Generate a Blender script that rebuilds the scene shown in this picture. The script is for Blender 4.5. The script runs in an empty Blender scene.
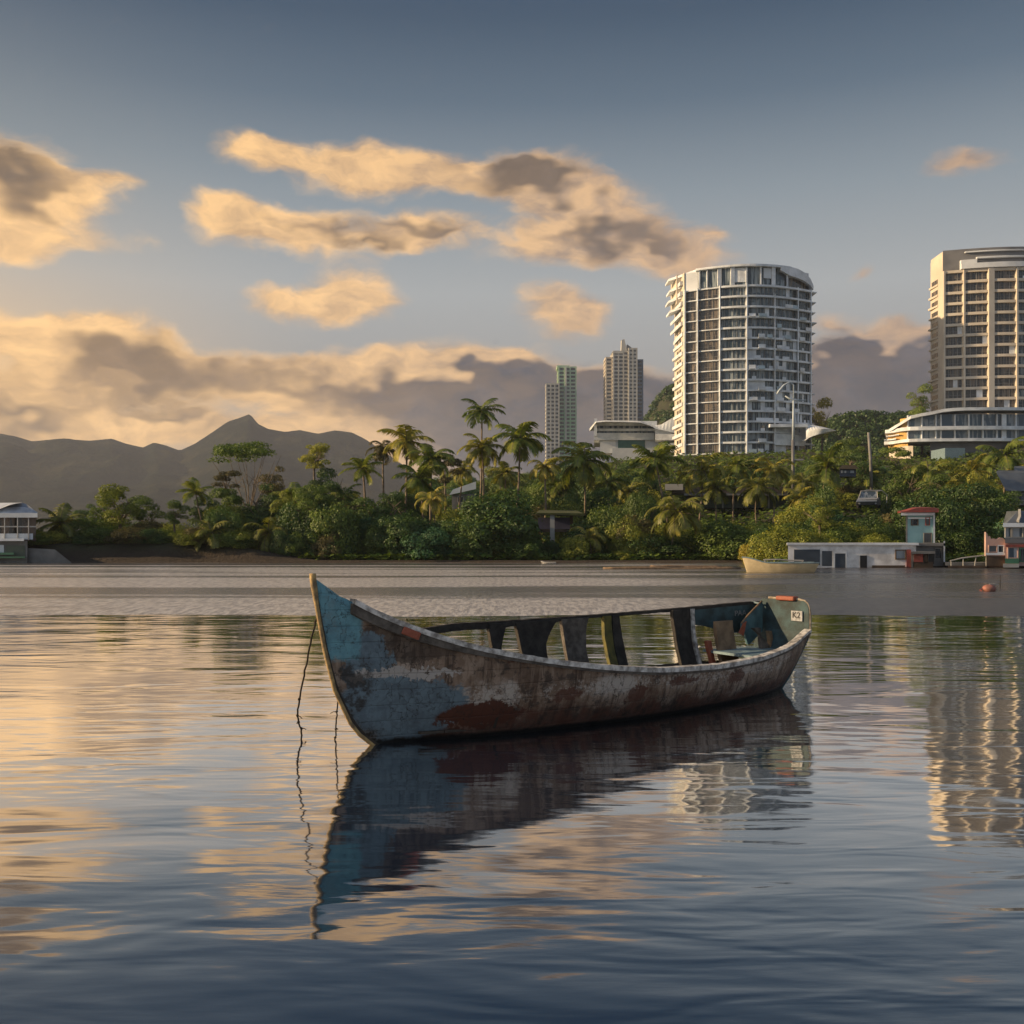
import bpy, bmesh, math, random
from mathutils import Vector, Matrix, noise as mnoise

# ------------------------------------------------------------------ camera, sky, sun, exposure
S = bpy.context.scene
COL = S.collection
R = math.radians
CAM_H = 2.5          # eye height above the water, metres
HY = 535.0           # pixel row of the horizon
cam_d = bpy.data.cameras.new("camera")
cam_d.lens = 35.16; cam_d.sensor_width = 36.0
cam_d.clip_start = 0.1; cam_d.clip_end = 20000
cam_d.shift_y = (HY - 512.0) / 1024.0
cam = bpy.data.objects.new("camera", cam_d)
cam.location = (0, 0, CAM_H); cam.rotation_euler = (R(90), 0, 0)
COL.objects.link(cam); S.camera = cam
S.view_settings.view_transform = 'Standard'
S.view_settings.look = 'None'
S.view_settings.gamma = 1.0
S.view_settings.use_curve_mapping = False
S.view_settings.exposure = 0.52

SUN_EL = 17.0
SUN_DIR = Vector((-1.0, -0.07, 0)).normalized()
SUN_DIR = Vector((SUN_DIR.x * math.cos(R(SUN_EL)), SUN_DIR.y * math.cos(R(SUN_EL)), math.sin(R(SUN_EL))))
sun_d = bpy.data.lights.new("sun", 'SUN')
sun_d.energy = 5.0; sun_d.angle = R(0.8); sun_d.color = (1.0, 0.71, 0.40)
sun = bpy.data.objects.new("sun", sun_d)
sun.rotation_euler = SUN_DIR.to_track_quat('Z', 'Y').to_euler()
sun.location = (-60, -20, 60)
COL.objects.link(sun)


def px2azel(px, py):
    a = math.atan((px - 512.0) / 1000.0)
    return a, (HY - py) / 1000.0 * math.cos(a)


class NT:
    """tiny helper for building node trees"""
    def __init__(self, tree):
        self.t = tree; self.n = tree.nodes; self.l = tree.links

    def put(self, sock, v):
        if v is None: return
        if hasattr(v, 'is_output') or isinstance(v, bpy.types.NodeSocket):
            self.l.new(v, sock)
        else:
            if hasattr(sock.default_value, '__len__') and not hasattr(v, '__len__'):
                v = [v] * len(sock.default_value)
            elif hasattr(v, '__len__') and len(sock.default_value) == 4 and len(v) == 3:
                v = (*v, 1)
            sock.default_value = v

    def m(self, op, a, b=None, c=None, clamp=False):
        n = self.n.new('ShaderNodeMath'); n.operation = op; n.use_clamp = clamp
        for i, v in enumerate((a, b, c)): self.put(n.inputs[i], v) if v is not None else None
        return n.outputs[0]

    def vm(self, op, a, b=None, out=0):
        n = self.n.new('ShaderNodeVectorMath'); n.operation = op
        self.put(n.inputs[0], a)
        if b is not None: self.put(n.inputs[1], b)
        return n.outputs[out]

    def mix(self, f, a, b, blend='MIX'):
        n = self.n.new('ShaderNodeMix'); n.data_type = 'RGBA'; n.blend_type = blend
        self.put(n.inputs[0], f); self.put(n.inputs[6], a); self.put(n.inputs[7], b)
        return n.outputs[2]

    def smooth(self, v, lo, hi, a=0.0, b=1.0):
        n = self.n.new('ShaderNodeMapRange'); n.interpolation_type = 'SMOOTHSTEP'
        self.put(n.inputs[0], v)
        n.inputs[1].default_value = lo; n.inputs[2].default_value = hi
        n.inputs[3].default_value = a; n.inputs[4].default_value = b
        return n.outputs[0]

    def ramp(self, f, stops, interp='LINEAR'):
        n = self.n.new('ShaderNodeValToRGB'); cr = n.color_ramp; cr.interpolation = interp
        while len(cr.elements) < len(stops): cr.elements.new(0.5)
        for e, (p, c) in zip(cr.elements, stops):
            e.position = p; e.color = (*c, 1) if len(c) == 3 else c
        self.put(n.inputs[0], f)
        return n.outputs[0]

    def noise(self, vec, scale, detail=4, rough=0.5, dist=0.0, out=0):
        n = self.n.new('ShaderNodeTexNoise')
        if vec is not None: self.l.new(vec, n.inputs['Vector'])
        n.inputs['Scale'].default_value = scale; n.inputs['Detail'].default_value = detail
        n.inputs['Roughness'].default_value = rough; n.inputs['Distortion'].default_value = dist
        return n.outputs[out]

    def mapping(self, vec, loc=(0, 0, 0), rot=(0, 0, 0), scale=(1, 1, 1), typ='POINT'):
        n = self.n.new('ShaderNodeMapping'); n.vector_type = typ
        self.l.new(vec, n.inputs[0])
        n.inputs[1].default_value = loc; n.inputs[2].default_value = rot; n.inputs[3].default_value = scale
        return n.outputs[0]

    def blobs(self, vec, items):
        acc = 0.0
        for px, py, rx, ry, rot, amp in items:
            a, e = px2azel(px, py); kx, ky = 1000.0 / rx, 1000.0 / ry
            n = self.n.new('ShaderNodeVectorMath'); n.operation = 'MULTIPLY_ADD'
            self.l.new(vec, n.inputs[0]); n.inputs[1].default_value = (kx, ky, 0); n.inputs[2].default_value = (-a * kx, -e * ky, 0)
            acc = self.m('MULTIPLY_ADD', self.m('SUBTRACT', 1.0, self.vm('LENGTH', n.outputs[0], out=1), clamp=True), amp, acc)
        return acc

    def total(self, vals):
        r = vals[0]
        for v in vals[1:]: r = self.m('ADD', r, v)
        return r


CLOUDS = [  # px, py, rx, ry, rotation, amount
    (-10, 165, 80, 42, 0, 1.1), (0, 205, 100, 48, 0, 1.0), (70, 192, 80, 22, 8, .75), (115, 187, 36, 16, 30, .6), (10, 240, 55, 18, 0, .5),
    (255, 153, 50, 22, -10, .9), (320, 165, 90, 32, -4, .9), (395, 172, 90, 34, 0, .9), (480, 172, 90, 30, -10, .9), (540, 183, 85, 38, -12, 1.2),
    (590, 215, 85, 45, -15, 1.0), (560, 248, 110, 30, -5, .8), (640, 245, 95, 34, -14, 1.1), (700, 262, 50, 22, -10, .6),
    (215, 207, 40, 18, 0, .6), (255, 225, 80, 30, -4, .9), (330, 230, 110, 30, 2, 1.0), (420, 232, 80, 26, 0, .8), (480, 225, 60, 20, 10, .4),
    (320, 302, 90, 26, 0, .6), (355, 290, 60, 38, 0, .9), (275, 298, 40, 18, 0, .4),
    (560, 315, 60, 30, 0, .7), (585, 312, 50, 20, 0, .55), (550, 296, 40, 18, 0, .4),
    (30, 335, 90, 30, 0, .7), (75, 345, 60, 40, 0, 1.0), (110, 355, 80, 46, -10, 1.2), (165, 372, 80, 34, -8, 1.1), (240, 372, 70, 34, -5, 1.0),
    (300, 380, 80, 36, 0, 1.0), (20, 400, 80, 34, 0, .9), (30, 425, 90, 30, 0, .8), (110, 405, 120, 26, 0, .6), (200, 425, 140, 30, 0, .6), (150, 440, 260, 30, 0, .5),
    (370, 385, 110, 50, 0, 1.1), (450, 380, 110, 56, 0, 1.4), (520, 385, 90, 50, 0, 1.1), (490, 365, 60, 30, 0, .8),
    (420, 440, 200, 60, 0, 1.2), (600, 440, 240, 80, 0, 1.3), (620, 395, 120, 40, 0, .8), (760, 440, 260, 90, 0, 1.2),
    (880, 365, 90, 50, 0, 1.2), (905, 345, 60, 34, 0, .9), (840, 360, 60, 30, 0, .7), (880, 420, 180, 70, 0, 1.4), (1010, 420, 160, 90, 0, 1.3),
    (825, 322, 40, 16, 0, .5), (962, 163, 50, 18, -8, .75), (860, 268, 20, 9, 0, .55), (718, 235, 30, 14, 0, .4), (100, 240, 40, 12, 0, .35), (145, 240, 30, 12, 0, .3),
    (-300, 330, 300, 90, 0, 1.2), (-200, 150, 150, 50, 0, 1.0), (1250, 330, 220, 70, 0, 1.1), (1300, 180, 130, 40, 0, .9),
]
SHADE = [  # the thick grey bellies of the clouds
    (5, 165, 60, 42, 0, 1.2), (55, 190, 40, 20, 0, .3), (530, 172, 95, 30, -8, 1.5), (610, 233, 90, 24, -8, 1.0), (660, 245, 40, 18, 0, .5),
    (350, 226, 110, 20, 0, .9), (440, 228, 50, 16, 0, .7), (120, 352, 75, 44, -10, 1.25), (210, 372, 90, 32, -5, .95), (110, 385, 100, 30, 0, .5), (310, 380, 70, 30, 0, .8),
    (20, 418, 80, 24, 0, .8), (180, 405, 130, 14, 0, .7), (215, 432, 50, 16, 0, .5), (400, 400, 110, 36, 0, .9), (470, 395, 140, 44, 0, 1.3), (530, 410, 130, 60, 0, 1.3),
    (640, 420, 220, 90, 0, 2.2), (480, 440, 120, 50, 0, 1.8), (760, 420, 220, 80, 0, 2.0), (880, 405, 150, 60, 0, 2.6), (1000, 410, 160, 90, 0, 2.2),
    (-250, 370, 260, 60, 0, 1.0), (1260, 360, 200, 50, 0, 1.2), (585, 322, 40, 14, 0, .3),
]


W = bpy.data.worlds.new("World"); S.world = W; W.use_nodes = True
q = NT(W.node_tree); q.n.clear()
tc = q.n.new('ShaderNodeTexCoord')
D = tc.outputs['Generated']
sx = q.n.new('ShaderNodeSeparateXYZ'); q.l.new(D, sx.inputs[0])
az = q.m('ARCTAN2', sx.outputs[0], sx.outputs[1])
hor = q.m('SQRT', q.m('ADD', q.m('MULTIPLY', sx.outputs[0], sx.outputs[0]), q.m('MULTIPLY', sx.outputs[1], sx.outputs[1])))
el = q.m('DIVIDE', sx.outputs[2], q.m('MAXIMUM', hor, .02))
cx = q.n.new('ShaderNodeCombineXYZ'); q.l.new(az, cx.inputs[0]); q.l.new(el, cx.inputs[1])
P = cx.outputs[0]
sky = q.n.new('ShaderNodeTexSky'); sky.sky_type = 'NISHITA'; sky.sun_disc = False
sky.sun_elevation = R(SUN_EL); sky.sun_rotation = math.atan2(SUN_DIR.x, SUN_DIR.y) % (2 * math.pi)
sky.air_density = 1.3; sky.dust_density = 2.0; sky.ozone_density = 2.0
nish = q.mix(1.0, sky.outputs[0], (.10, .10, .10), 'MULTIPLY')
# clear-sky colours of this evening, by elevation; warmer low on the sun's side
e6 = q.m('DIVIDE', el, .6, clamp=True)
grad_c = q.ramp(e6, [(0, (.26, .23, .22)), (.25, (.25, .24, .235)), (.40, (.285, .295, .30)), (.56, (.178, .212, .240)), (.72, (.068, .104, .145)), (.86, (.025, .053, .092)), (1, (.010, .032, .074))])
warm = q.ramp(e6, [(0, (.90, .50, .19)), (.25, (.72, .46, .22)), (.42, (.385, .335, .28)), (.60, (.17, .192, .205)), (.86, (.027, .052, .088)), (1, (.010, .031, .070))])
clear = q.mix(q.smooth(az, -.15, -.65), grad_c, warm)
base = q.mix(.93, nish, clear)
back = q.mix(q.smooth(sx.outputs[1], .35, -.3), base, q.mix(.7, nish, (.22, .25, .30)))
NP = q.mapping(P, scale=(1, 1.7, 1))
c5 = (.5, .5, .5)
wp = q.vm('MULTIPLY', q.vm('SUBTRACT', q.noise(NP, 9, 2, .6, out=1), c5), (.060, .045, 0))
wp2 = q.vm('MULTIPLY', q.vm('SUBTRACT', q.noise(NP, 42, 2, .6, out=1), c5), (.014, .012, 0))
PW = q.vm('ADD', q.vm('ADD', P, wp), wp2)
tot = q.blobs(PW, CLOUDS)
NW = q.mapping(PW, scale=(1, 1.8, 1))
f = q.noise(NW, 15, 7, .60)
f1 = q.noise(q.vm('ADD', NW, (-.012, .022, 0)), 15, 4, .62)
d0 = q.m('ADD', tot, q.m('MULTIPLY', q.m('SUBTRACT', f, .5), q.m('ADD', .42, q.m('MULTIPLY', tot, 1.5))))
fs = q.noise(NP, 17, 2, .45)
cy = q.n.new('ShaderNodeCombineXYZ'); q.l.new(q.m('MULTIPLY', q.m('SUBTRACT', fs, .5), .12), cy.inputs[0]); q.l.new(q.m('MULTIPLY', q.m('SUBTRACT', fs, .5), -.13), cy.inputs[1])
sh = q.blobs(q.vm('ADD', PW, cy.outputs[0]), SHADE)
sh = q.smooth(q.m('ADD', sh, q.m('MULTIPLY', q.m('SUBTRACT', f, .5), .9)), -.10, 1.05)
alpha = q.smooth(d0, .04, .72)
lit = q.m('ADD', .55, q.m('MULTIPLY', q.m('SUBTRACT', f, f1), 3.0), clamp=True)
bright = q.mix(q.smooth(az, -.35, .35), (.94, .56, .225), (.53, .325, .18))
mid = q.mix(q.smooth(az, -.35, .2), (.52, .31, .14), (.26, .18, .135))
cl = q.mix(lit, mid, bright)
dark = q.mix(q.smooth(az, -.40, .02), (.105, .072, .052), (.030, .036, .055))
dark = q.mix(q.smooth(el, .2, .33), dark, (.070, .055, .048))
dark = q.mix(q.m('MULTIPLY', lit, .16), dark, mid)
sh = q.m('MULTIPLY', sh, q.smooth(d0, .22, .72, .10, 1.0))
dark = q.mix(q.smooth(f1, .42, .66, 0, .9), dark, q.mix(1.0, dark, (1.7, 1.65, 1.55), 'MULTIPLY'))
cl = q.mix(q.m('MULTIPLY', sh, .95), cl, dark)
col = q.mix(q.m('MULTIPLY', alpha, q.m('ADD', .82, q.m('MULTIPLY', sh, .15))), back, cl)
# low gloom over the land on the right, and the darker air near the horizon
col = q.mix(q.m('MULTIPLY', q.smooth(az, -.12, .02), q.smooth(q.m('ADD', el, q.m('MULTIPLY', q.m('SUBTRACT', f, .5), .30)), .165, .085, 0, .66)), col, (.034, .041, .061))
col = q.mix(q.smooth(el, -.02, -.06), col, (.05, .06, .08))
bg = q.n.new('ShaderNodeBackground'); q.l.new(col, bg.inputs[0]); bg.inputs[1].default_value = 1.0
wo = q.n.new('ShaderNodeOutputWorld'); q.l.new(bg.outputs[0], wo.inputs[0])
W.cycles.sampling_method = 'MANUAL'; W.cycles.sample_map_resolution = 512

# ------------------------------------------------------------------ helpers
def P3(px, py, d):
    return Vector(((px - 512.0) * d / 1000.0, d, CAM_H + (HY - py) * d / 1000.0))


def XX(px, d): return (px - 512.0) * d / 1000.0
def ZZ(py, d): return CAM_H + (HY - py) * d / 1000.0
def G(py): return CAM_H * 1000.0 / (py - HY)


def lerp(a, b, t): return a + (b - a) * t
def sstep(x, a, b):
    t = max(0, min(1, (x - a) / (b - a))); return t * t * (3 - 2 * t)
def interp(x, tab):
    if x <= tab[0][0]: return tab[0][1]
    for (a, va), (b, vb) in zip(tab, tab[1:]):
        if x <= b: return lerp(va, vb, (x - a) / (b - a))
    return tab[-1][1]


class MB:
    """collects geometry and links it as ONE mesh object"""
    def __init__(self): self.v = []; self.f = []; self.mi = []; self.cur = 0
    def quad(self, a, b, c, d):
        i = len(self.v); self.v += [tuple(a), tuple(b), tuple(c), tuple(d)]; self.f.append((i, i+1, i+2, i+3)); self.mi.append(self.cur)
    def tri(self, a, b, c):
        i = len(self.v); self.v += [tuple(a), tuple(b), tuple(c)]; self.f.append((i, i+1, i+2)); self.mi.append(self.cur)
    def poly(self, pts):
        i = len(self.v); self.v += [tuple(p) for p in pts]; self.f.append(tuple(range(i, i+len(pts)))); self.mi.append(self.cur)
    def box(self, x0, x1, y0, y1, z0, z1, M=None):
        c = [Vector((x, y, z)) for z in (z0, z1) for x, y in ((x0, y0), (x1, y0), (x1, y1), (x0, y1))]
        if M is not None: c = [M @ p for p in c]
        i = len(self.v); self.v += [tuple(p) for p in c]
        for f in ((3, 2, 1, 0), (4, 5, 6, 7), (0, 1, 5, 4), (1, 2, 6, 5), (2, 3, 7, 6), (3, 0, 4, 7)):
            self.f.append(tuple(i + k for k in f)); self.mi.append(self.cur)
    def hexa(self, lo, hi):
        """prism between two point loops of the same count"""
        n = len(lo); i = len(self.v); self.v += [tuple(p) for p in lo] + [tuple(p) for p in hi]
        self.f.append(tuple(i + k for k in reversed(range(n)))); self.mi.append(self.cur)
        self.f.append(tuple(i + n + k for k in range(n))); self.mi.append(self.cur)
        for k in range(n):
            k2 = (k + 1) % n
            self.f.append((i + k, i + k2, i + n + k2, i + n + k)); self.mi.append(self.cur)
    def prism(self, pts, z0, z1):
        self.hexa([(p[0], p[1], z0) for p in pts], [(p[0], p[1], z1) for p in pts])
    def tube(self, pts, rad, n=6, flat=1.0, caps=True):
        pts = [Vector(p) for p in pts]
        if not hasattr(rad, '__len__'): rad = [rad] * len(pts)
        rings = []; up = Vector((0, 0, 1)); prev = None
        for k, p in enumerate(pts):
            t = (pts[min(k+1, len(pts)-1)] - pts[max(k-1, 0)]).normalized()
            if prev is None:
                s = t.cross(up)
                if s.length < .05: s = t.cross(Vector((1, 0, 0)))
            else: s = prev - t * prev.dot(t)
            s.normalize(); prev = s; u = s.cross(t)
            i = len(self.v); rings.append(i)
            for j in range(n):
                a = 2 * math.pi * (j + .5) / n
                self.v.append(tuple(p + (s * math.cos(a) + u * math.sin(a) * flat) * rad[k]))
        for r0, r1 in zip(rings, rings[1:]):
            for j in range(n):
                j2 = (j + 1) % n
                self.f.append((r0 + j, r0 + j2, r1 + j2, r1 + j)); self.mi.append(self.cur)
        if caps:
            self.f.append(tuple(rings[0] + j for j in reversed(range(n)))); self.mi.append(self.cur)
            self.f.append(tuple(rings[-1] + j for j in range(n))); self.mi.append(self.cur)
    def grid(self, P, close=False):
        i = len(self.v); nu = len(P); nv = len(P[0])
        for row in P: self.v += [tuple(p) for p in row]
        for a in range(nu - 1):
            for b in range(nv - 1):
                self.f.append((i + a*nv + b, i + (a+1)*nv + b, i + (a+1)*nv + b + 1, i + a*nv + b + 1)); self.mi.append(self.cur)
    def build(self, name, mats, parent=None, smooth=False, bevel=0.0, loc=None):
        me = bpy.data.meshes.new(name); me.from_pydata(self.v, [], self.f)
        mats = mats if isinstance(mats, (list, tuple)) else [mats]
        for m in mats: me.materials.append(m)
        if len(mats) > 1: me.polygons.foreach_set('material_index', self.mi)
        if smooth: me.polygons.foreach_set('use_smooth', [True] * len(self.f))
        me.update()
        o = bpy.data.objects.new(name, me); COL.objects.link(o)
        if parent is not None: o.parent = parent
        if loc is not None: o.location = loc
        if bevel > 0:
            b = o.modifiers.new('bevel', 'BEVEL'); b.width = bevel; b.segments = 2; b.limit_method = 'ANGLE'
        return o


def tag(o, label, cat=None, group=None, kind=None):
    if label: o['label'] = label
    if cat: o['category'] = cat
    if group: o['group'] = group
    if kind: o['kind'] = kind
    return o


def thing(name, label, cat, loc=(0, 0, 0), rz=0, group=None):
    o = bpy.data.objects.new(name, None); COL.objects.link(o)
    o.empty_display_size = .3
    o.location = loc; o.rotation_euler = (0, 0, rz)
    return tag(o, label, cat, group)


def fixed_parent(child_objs, root):
    """children were built in world coordinates: give them the root's inverse"""
    M = (Matrix.Translation(root.location) @ root.rotation_euler.to_matrix().to_4x4()).inverted()
    for c in child_objs:
        c.parent = root; c.matrix_parent_inverse = M


def copy_tree(o, parent=None):
    c = o.copy(); COL.objects.link(c)
    if parent is not None: c.parent = parent
    for ch in list(o.children): copy_tree(ch, c)
    return c


MATS = {}
def mat(name, color, rough=.7, metal=0.0, vary=.25, scale=1.0, bump=0.0, bscale=8.0, spec=.4, coord='Object', color2=None, trans=0.0, detail=5):
    if name in MATS: return MATS[name]
    m = bpy.data.materials.new(name); m.use_nodes = True; MATS[name] = m
    q = NT(m.node_tree); b = q.n['Principled BSDF']
    t = q.n.new('ShaderNodeTexCoord').outputs[coord]
    f = q.noise(t, scale, detail, .6)
    c2 = color2 or tuple(c * (1 - vary) for c in color)
    q.l.new(q.mix(q.smooth(f, .32, .68), color, c2), b.inputs['Base Color'])
    b.inputs['Roughness'].default_value = rough; b.inputs['Metallic'].default_value = metal
    b.inputs['Specular IOR Level'].default_value = spec
    if bump:
        bn = q.n.new('ShaderNodeBump'); bn.inputs['Strength'].default_value = bump; bn.inputs['Distance'].default_value = .02
        q.l.new(q.noise(t, bscale, 6, .65), bn.inputs['Height']); q.l.new(bn.outputs[0], b.inputs['Normal'])
    if trans:
        b.inputs['Transmission Weight'].default_value = trans
    return m

# ------------------------------------------------------------------ the setting: water, mud flat, land
def water_material():
    m = bpy.data.materials.new("still_water"); m.use_nodes = True
    q = NT(m.node_tree); q.n.clear()
    t = q.n.new('ShaderNodeTexCoord').outputs['Object']
    n1 = q.noise(q.mapping(t, scale=(.22, .55, 1)), 1.0, 3, .5, .6)
    n2 = q.noise(q.mapping(t, rot=(0, 0, R(5)), scale=(.75, 2.5, 1)), 1.0, 2, .5, .5)
    n3 = q.noise(q.mapping(t, rot=(0, 0, R(-9)), scale=(3.0, 11, 1)), 1.0, 3, .55)
    amp = q.smooth(q.noise(q.mapping(t, scale=(.05, .13, 1)), 1.0, 3, .5), .35, .62, .35, 1.0)
    h = q.total([q.m('MULTIPLY', n1, .11), q.m('MULTIPLY', q.m('MULTIPLY', n2, amp), .034), q.m('MULTIPLY', q.m('MULTIPLY', n3, amp), .0022)])
    bn = q.n.new('ShaderNodeBump'); bn.inputs['Strength'].default_value = .36; bn.inputs['Distance'].default_value = 1.0
    q.l.new(h, bn.inputs['Height'])
    gl = q.n.new('ShaderNodeBsdfGlossy'); gl.inputs['Roughness'].default_value = .05
    gl.inputs['Color'].default_value = (.97, .97, .97, 1); q.l.new(bn.outputs[0], gl.inputs['Normal'])
    df = q.n.new('ShaderNodeBsdfDiffuse'); df.inputs['Color'].default_value = (.003, .014, .038, 1)
    fr = q.n.new('ShaderNodeFresnel'); fr.inputs[0].default_value = 1.75; q.l.new(bn.outputs[0], fr.inputs['Normal'])
    mx = q.n.new('ShaderNodeMixShader'); q.l.new(q.m('MULTIPLY_ADD', fr.outputs[0], 2.7, -.12, clamp=True), mx.inputs[0])
    q.l.new(df.outputs[0], mx.inputs[1]); q.l.new(gl.outputs[0], mx.inputs[2])
    o = q.n.new('ShaderNodeOutputMaterial'); q.l.new(mx.outputs[0], o.inputs[0])
    return m


b = MB(); b.quad((-9000, -300, 0), (9000, -300, 0), (9000, 9000, 0), (-9000, 9000, 0))
tag(b.build('water', water_material()), None, kind='structure')


def mud_material():
    m = bpy.data.materials.new("wet_mud"); m.use_nodes = True
    q = NT(m.node_tree); p = q.n['Principled BSDF']
    t = q.n.new('ShaderNodeTexCoord').outputs['Object']
    band = q.noise(q.mapping(t, rot=(0, 0, R(2)), scale=(.012, .16, 1)), 1.0, 4, .55, .5)
    fine = q.noise(q.mapping(t, scale=(3, 3, 3)), 3.0, 5, .75)
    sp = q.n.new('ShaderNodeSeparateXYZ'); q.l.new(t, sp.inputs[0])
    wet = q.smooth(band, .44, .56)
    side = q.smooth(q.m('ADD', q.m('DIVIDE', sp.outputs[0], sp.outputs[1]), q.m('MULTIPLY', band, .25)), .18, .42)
    grain = q.noise(q.mapping(t, scale=(5.0, 1.1, 1)), 1.0, 4, .7)
    c = q.mix(wet, (.58, .55, .52), (.14, .138, .14))
    c = q.mix(side, c, (.075, .072, .075))  # dark reflection of the trees on the right, put into the mud colour
    c = q.mix(q.smooth(grain, .38, .62), c, q.mix(1.0, c, (.42, .42, .45), 'MULTIPLY'))
    c = q.mix(q.smooth(fine, .55, .8), c, q.mix(1.0, c, (.6, .6, .62), 'MULTIPLY'))
    q.l.new(c, p.inputs['Base Color'])
    q.l.new(q.m('ADD', .34, q.m('MULTIPLY', wet, -.16)), p.inputs['Roughness'])
    p.inputs['Specular IOR Level'].default_value = 1.0; p.inputs['IOR'].default_value = 1.6
    bn = q.n.new('ShaderNodeBump'); bn.inputs['Strength'].default_value = .5; bn.inputs['Distance'].default_value = .04
    hh = q.m('ADD', q.m('MULTIPLY', grain, 1.6), q.m('MULTIPLY', q.noise(q.mapping(t, scale=(.35, 2.6, 1)), 2.0, 5, .65), 1.6))
    q.l.new(hh, bn.inputs['Height']); q.l.new(bn.outputs[0], p.inputs['Normal'])
    return m


b = MB(); rows = []
for i in range(161):
    px = -500 + i * 12.5 * 1.0
    row = []
    for j in range(34):
        t = j / 33.0
        y0 = 30.0 + .35 * math.sin(px * .011) + .5 * mnoise.noise(Vector((px * .013, 3, 0))) + .12 * mnoise.noise(Vector((px * .09, 9, 0)))
        d = lerp(y0, 96, t ** 1.6)
        x = XX(px, d)
        z = -.03 + .09 * sstep(d, y0, y0 + 3) + .02 * mnoise.noise(Vector((x * .12, d * .35, 0)))
        row.append((x, d, z))
    rows.append(row)
b.grid(rows)
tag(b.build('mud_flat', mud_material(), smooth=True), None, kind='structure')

Z270 = [(-600, 1.0), (150, 1.6), (300, 4), (400, 9), (480, 15), (560, 20), (650, 23), (800, 24.5), (880, 23), (930, 23.5), (1000, 26), (1300, 34)]
def shore(c): return lerp(88.0, 75.5, sstep(c, 735, 790))
def terrain(x, d):
    c = 512 + 1000 * x / max(d, 1)
    sd = shore(c) + 1.2 * mnoise.noise(Vector((c * .02, 1.5, 0)))
    zt = interp(c, Z270)
    bank = 1.5 * (1 - sstep(c, 200, 330))
    z = -1.0 + 1.25 * sstep(d, sd - 4, sd + .6) + bank * sstep(d, sd + .2, sd + 3.0)
    up = max(0, min(1, (d - sd - 3) / (262 - sd)))
    z += max(0, zt - bank) * (up ** 1.2)
    if d > 330: z = lerp(z, 2.5, sstep(d, 330, 620))
    z += 61 * math.exp(-((c - 700) / 72.0) ** 4) * sstep(d, 420, 600) * (1 - sstep(d, 640, 800)) * 1.45
    z += 38 * math.exp(-((c - 885) / 95.0) ** 4) * sstep(d, 345, 450) * (1 - sstep(d, 480, 620))
    z += .5 * mnoise.noise(Vector((x * .08, d * .08, 4))) * sstep(d, sd, sd + 20)
    return z


def soil_material():
    m = bpy.data.materials.new("undergrowth_soil"); m.use_nodes = True
    q = NT(m.node_tree); p = q.n['Principled BSDF']
    t = q.n.new('ShaderNodeTexCoord').outputs['Object']
    c = q.ramp(q.noise(t, .35, 6, .65), [(.3, (.035, .026, .015)), (.5, (.03, .035, .012)), (.7, (.055, .06, .02))])
    sp = q.n.new('ShaderNodeSeparateXYZ'); q.l.new(t, sp.inputs[0])
    c = q.mix(q.smooth(sp.outputs[2], 1.9, .6), c, q.mix(q.noise(t, 1.7, 6, .7), (.050, .033, .02), (.022, .016, .010)))
    q.l.new(c, p.inputs['Base Color']); p.inputs['Roughness'].default_value = .95
    bn = q.n.new('ShaderNodeBump'); bn.inputs['Strength'].default_value = .9; bn.inputs['Distance'].default_value = .4
    q.l.new(q.noise(t, 1.5, 8, .7), bn.inputs['Height']); q.l.new(bn.outputs[0], p.inputs['Normal'])
    return m


b = MB(); rows = []
ds = [78 - 8 + 1.0 * k for k in range(28)] + [98 + 5 * k for k in range(48)] + [338 + 22 * k for k in range(24)] + [900, 1100, 1500, 2200, 3200]
for i in range(200):
    px = -560 + i * 11
    rows.append([(XX(px, d), d, terrain(XX(px, d), d)) for d in ds])
b.grid(rows)
tag(b.build('ground', soil_material(), smooth=True), None, kind='structure')

RIDGE = [(-400, 455), (-200, 440), (-60, 446), (0, 433), (15, 436), (32, 441), (60, 438), (90, 440), (112, 438), (125, 443), (143, 447), (154, 442), (166, 445), (180, 450), (195, 443), (212, 432), (228, 421), (240, 417), (250, 413), (258, 423), (268, 428), (285, 431), (300, 429), (318, 433), (335, 430), (352, 432), (366, 439), (385, 452), (405, 466), (430, 482), (470, 500), (520, 515), (700, 522), (900, 520), (1500, 515)]
def mountain_material():
    m = bpy.data.materials.new("forested_slope"); m.use_nodes = True
    q = NT(m.node_tree); p = q.n['Principled BSDF']
    t = q.n.new('ShaderNodeTexCoord').outputs['Object']
    c = q.ramp(q.noise(t, .006, 9, .72), [(.38, (.008, .013, .010)), (.5, (.020, .026, .016)), (.60, (.050, .048, .026))])
    q.l.new(c, p.inputs['Base Color']); p.inputs['Roughness'].default_value = 1.0
    p.inputs['Specular IOR Level'].default_value = 0.0
    bn = q.n.new('ShaderNodeBump'); bn.inputs['Strength'].default_value = .9; bn.inputs['Distance'].default_value = 30
    q.l.new(q.noise(t, .035, 8, .75), bn.inputs['Height']); q.l.new(bn.outputs[0], p.inputs['Normal'])
    return m
b = MB(); rows = []
RD = 2300.0
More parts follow.
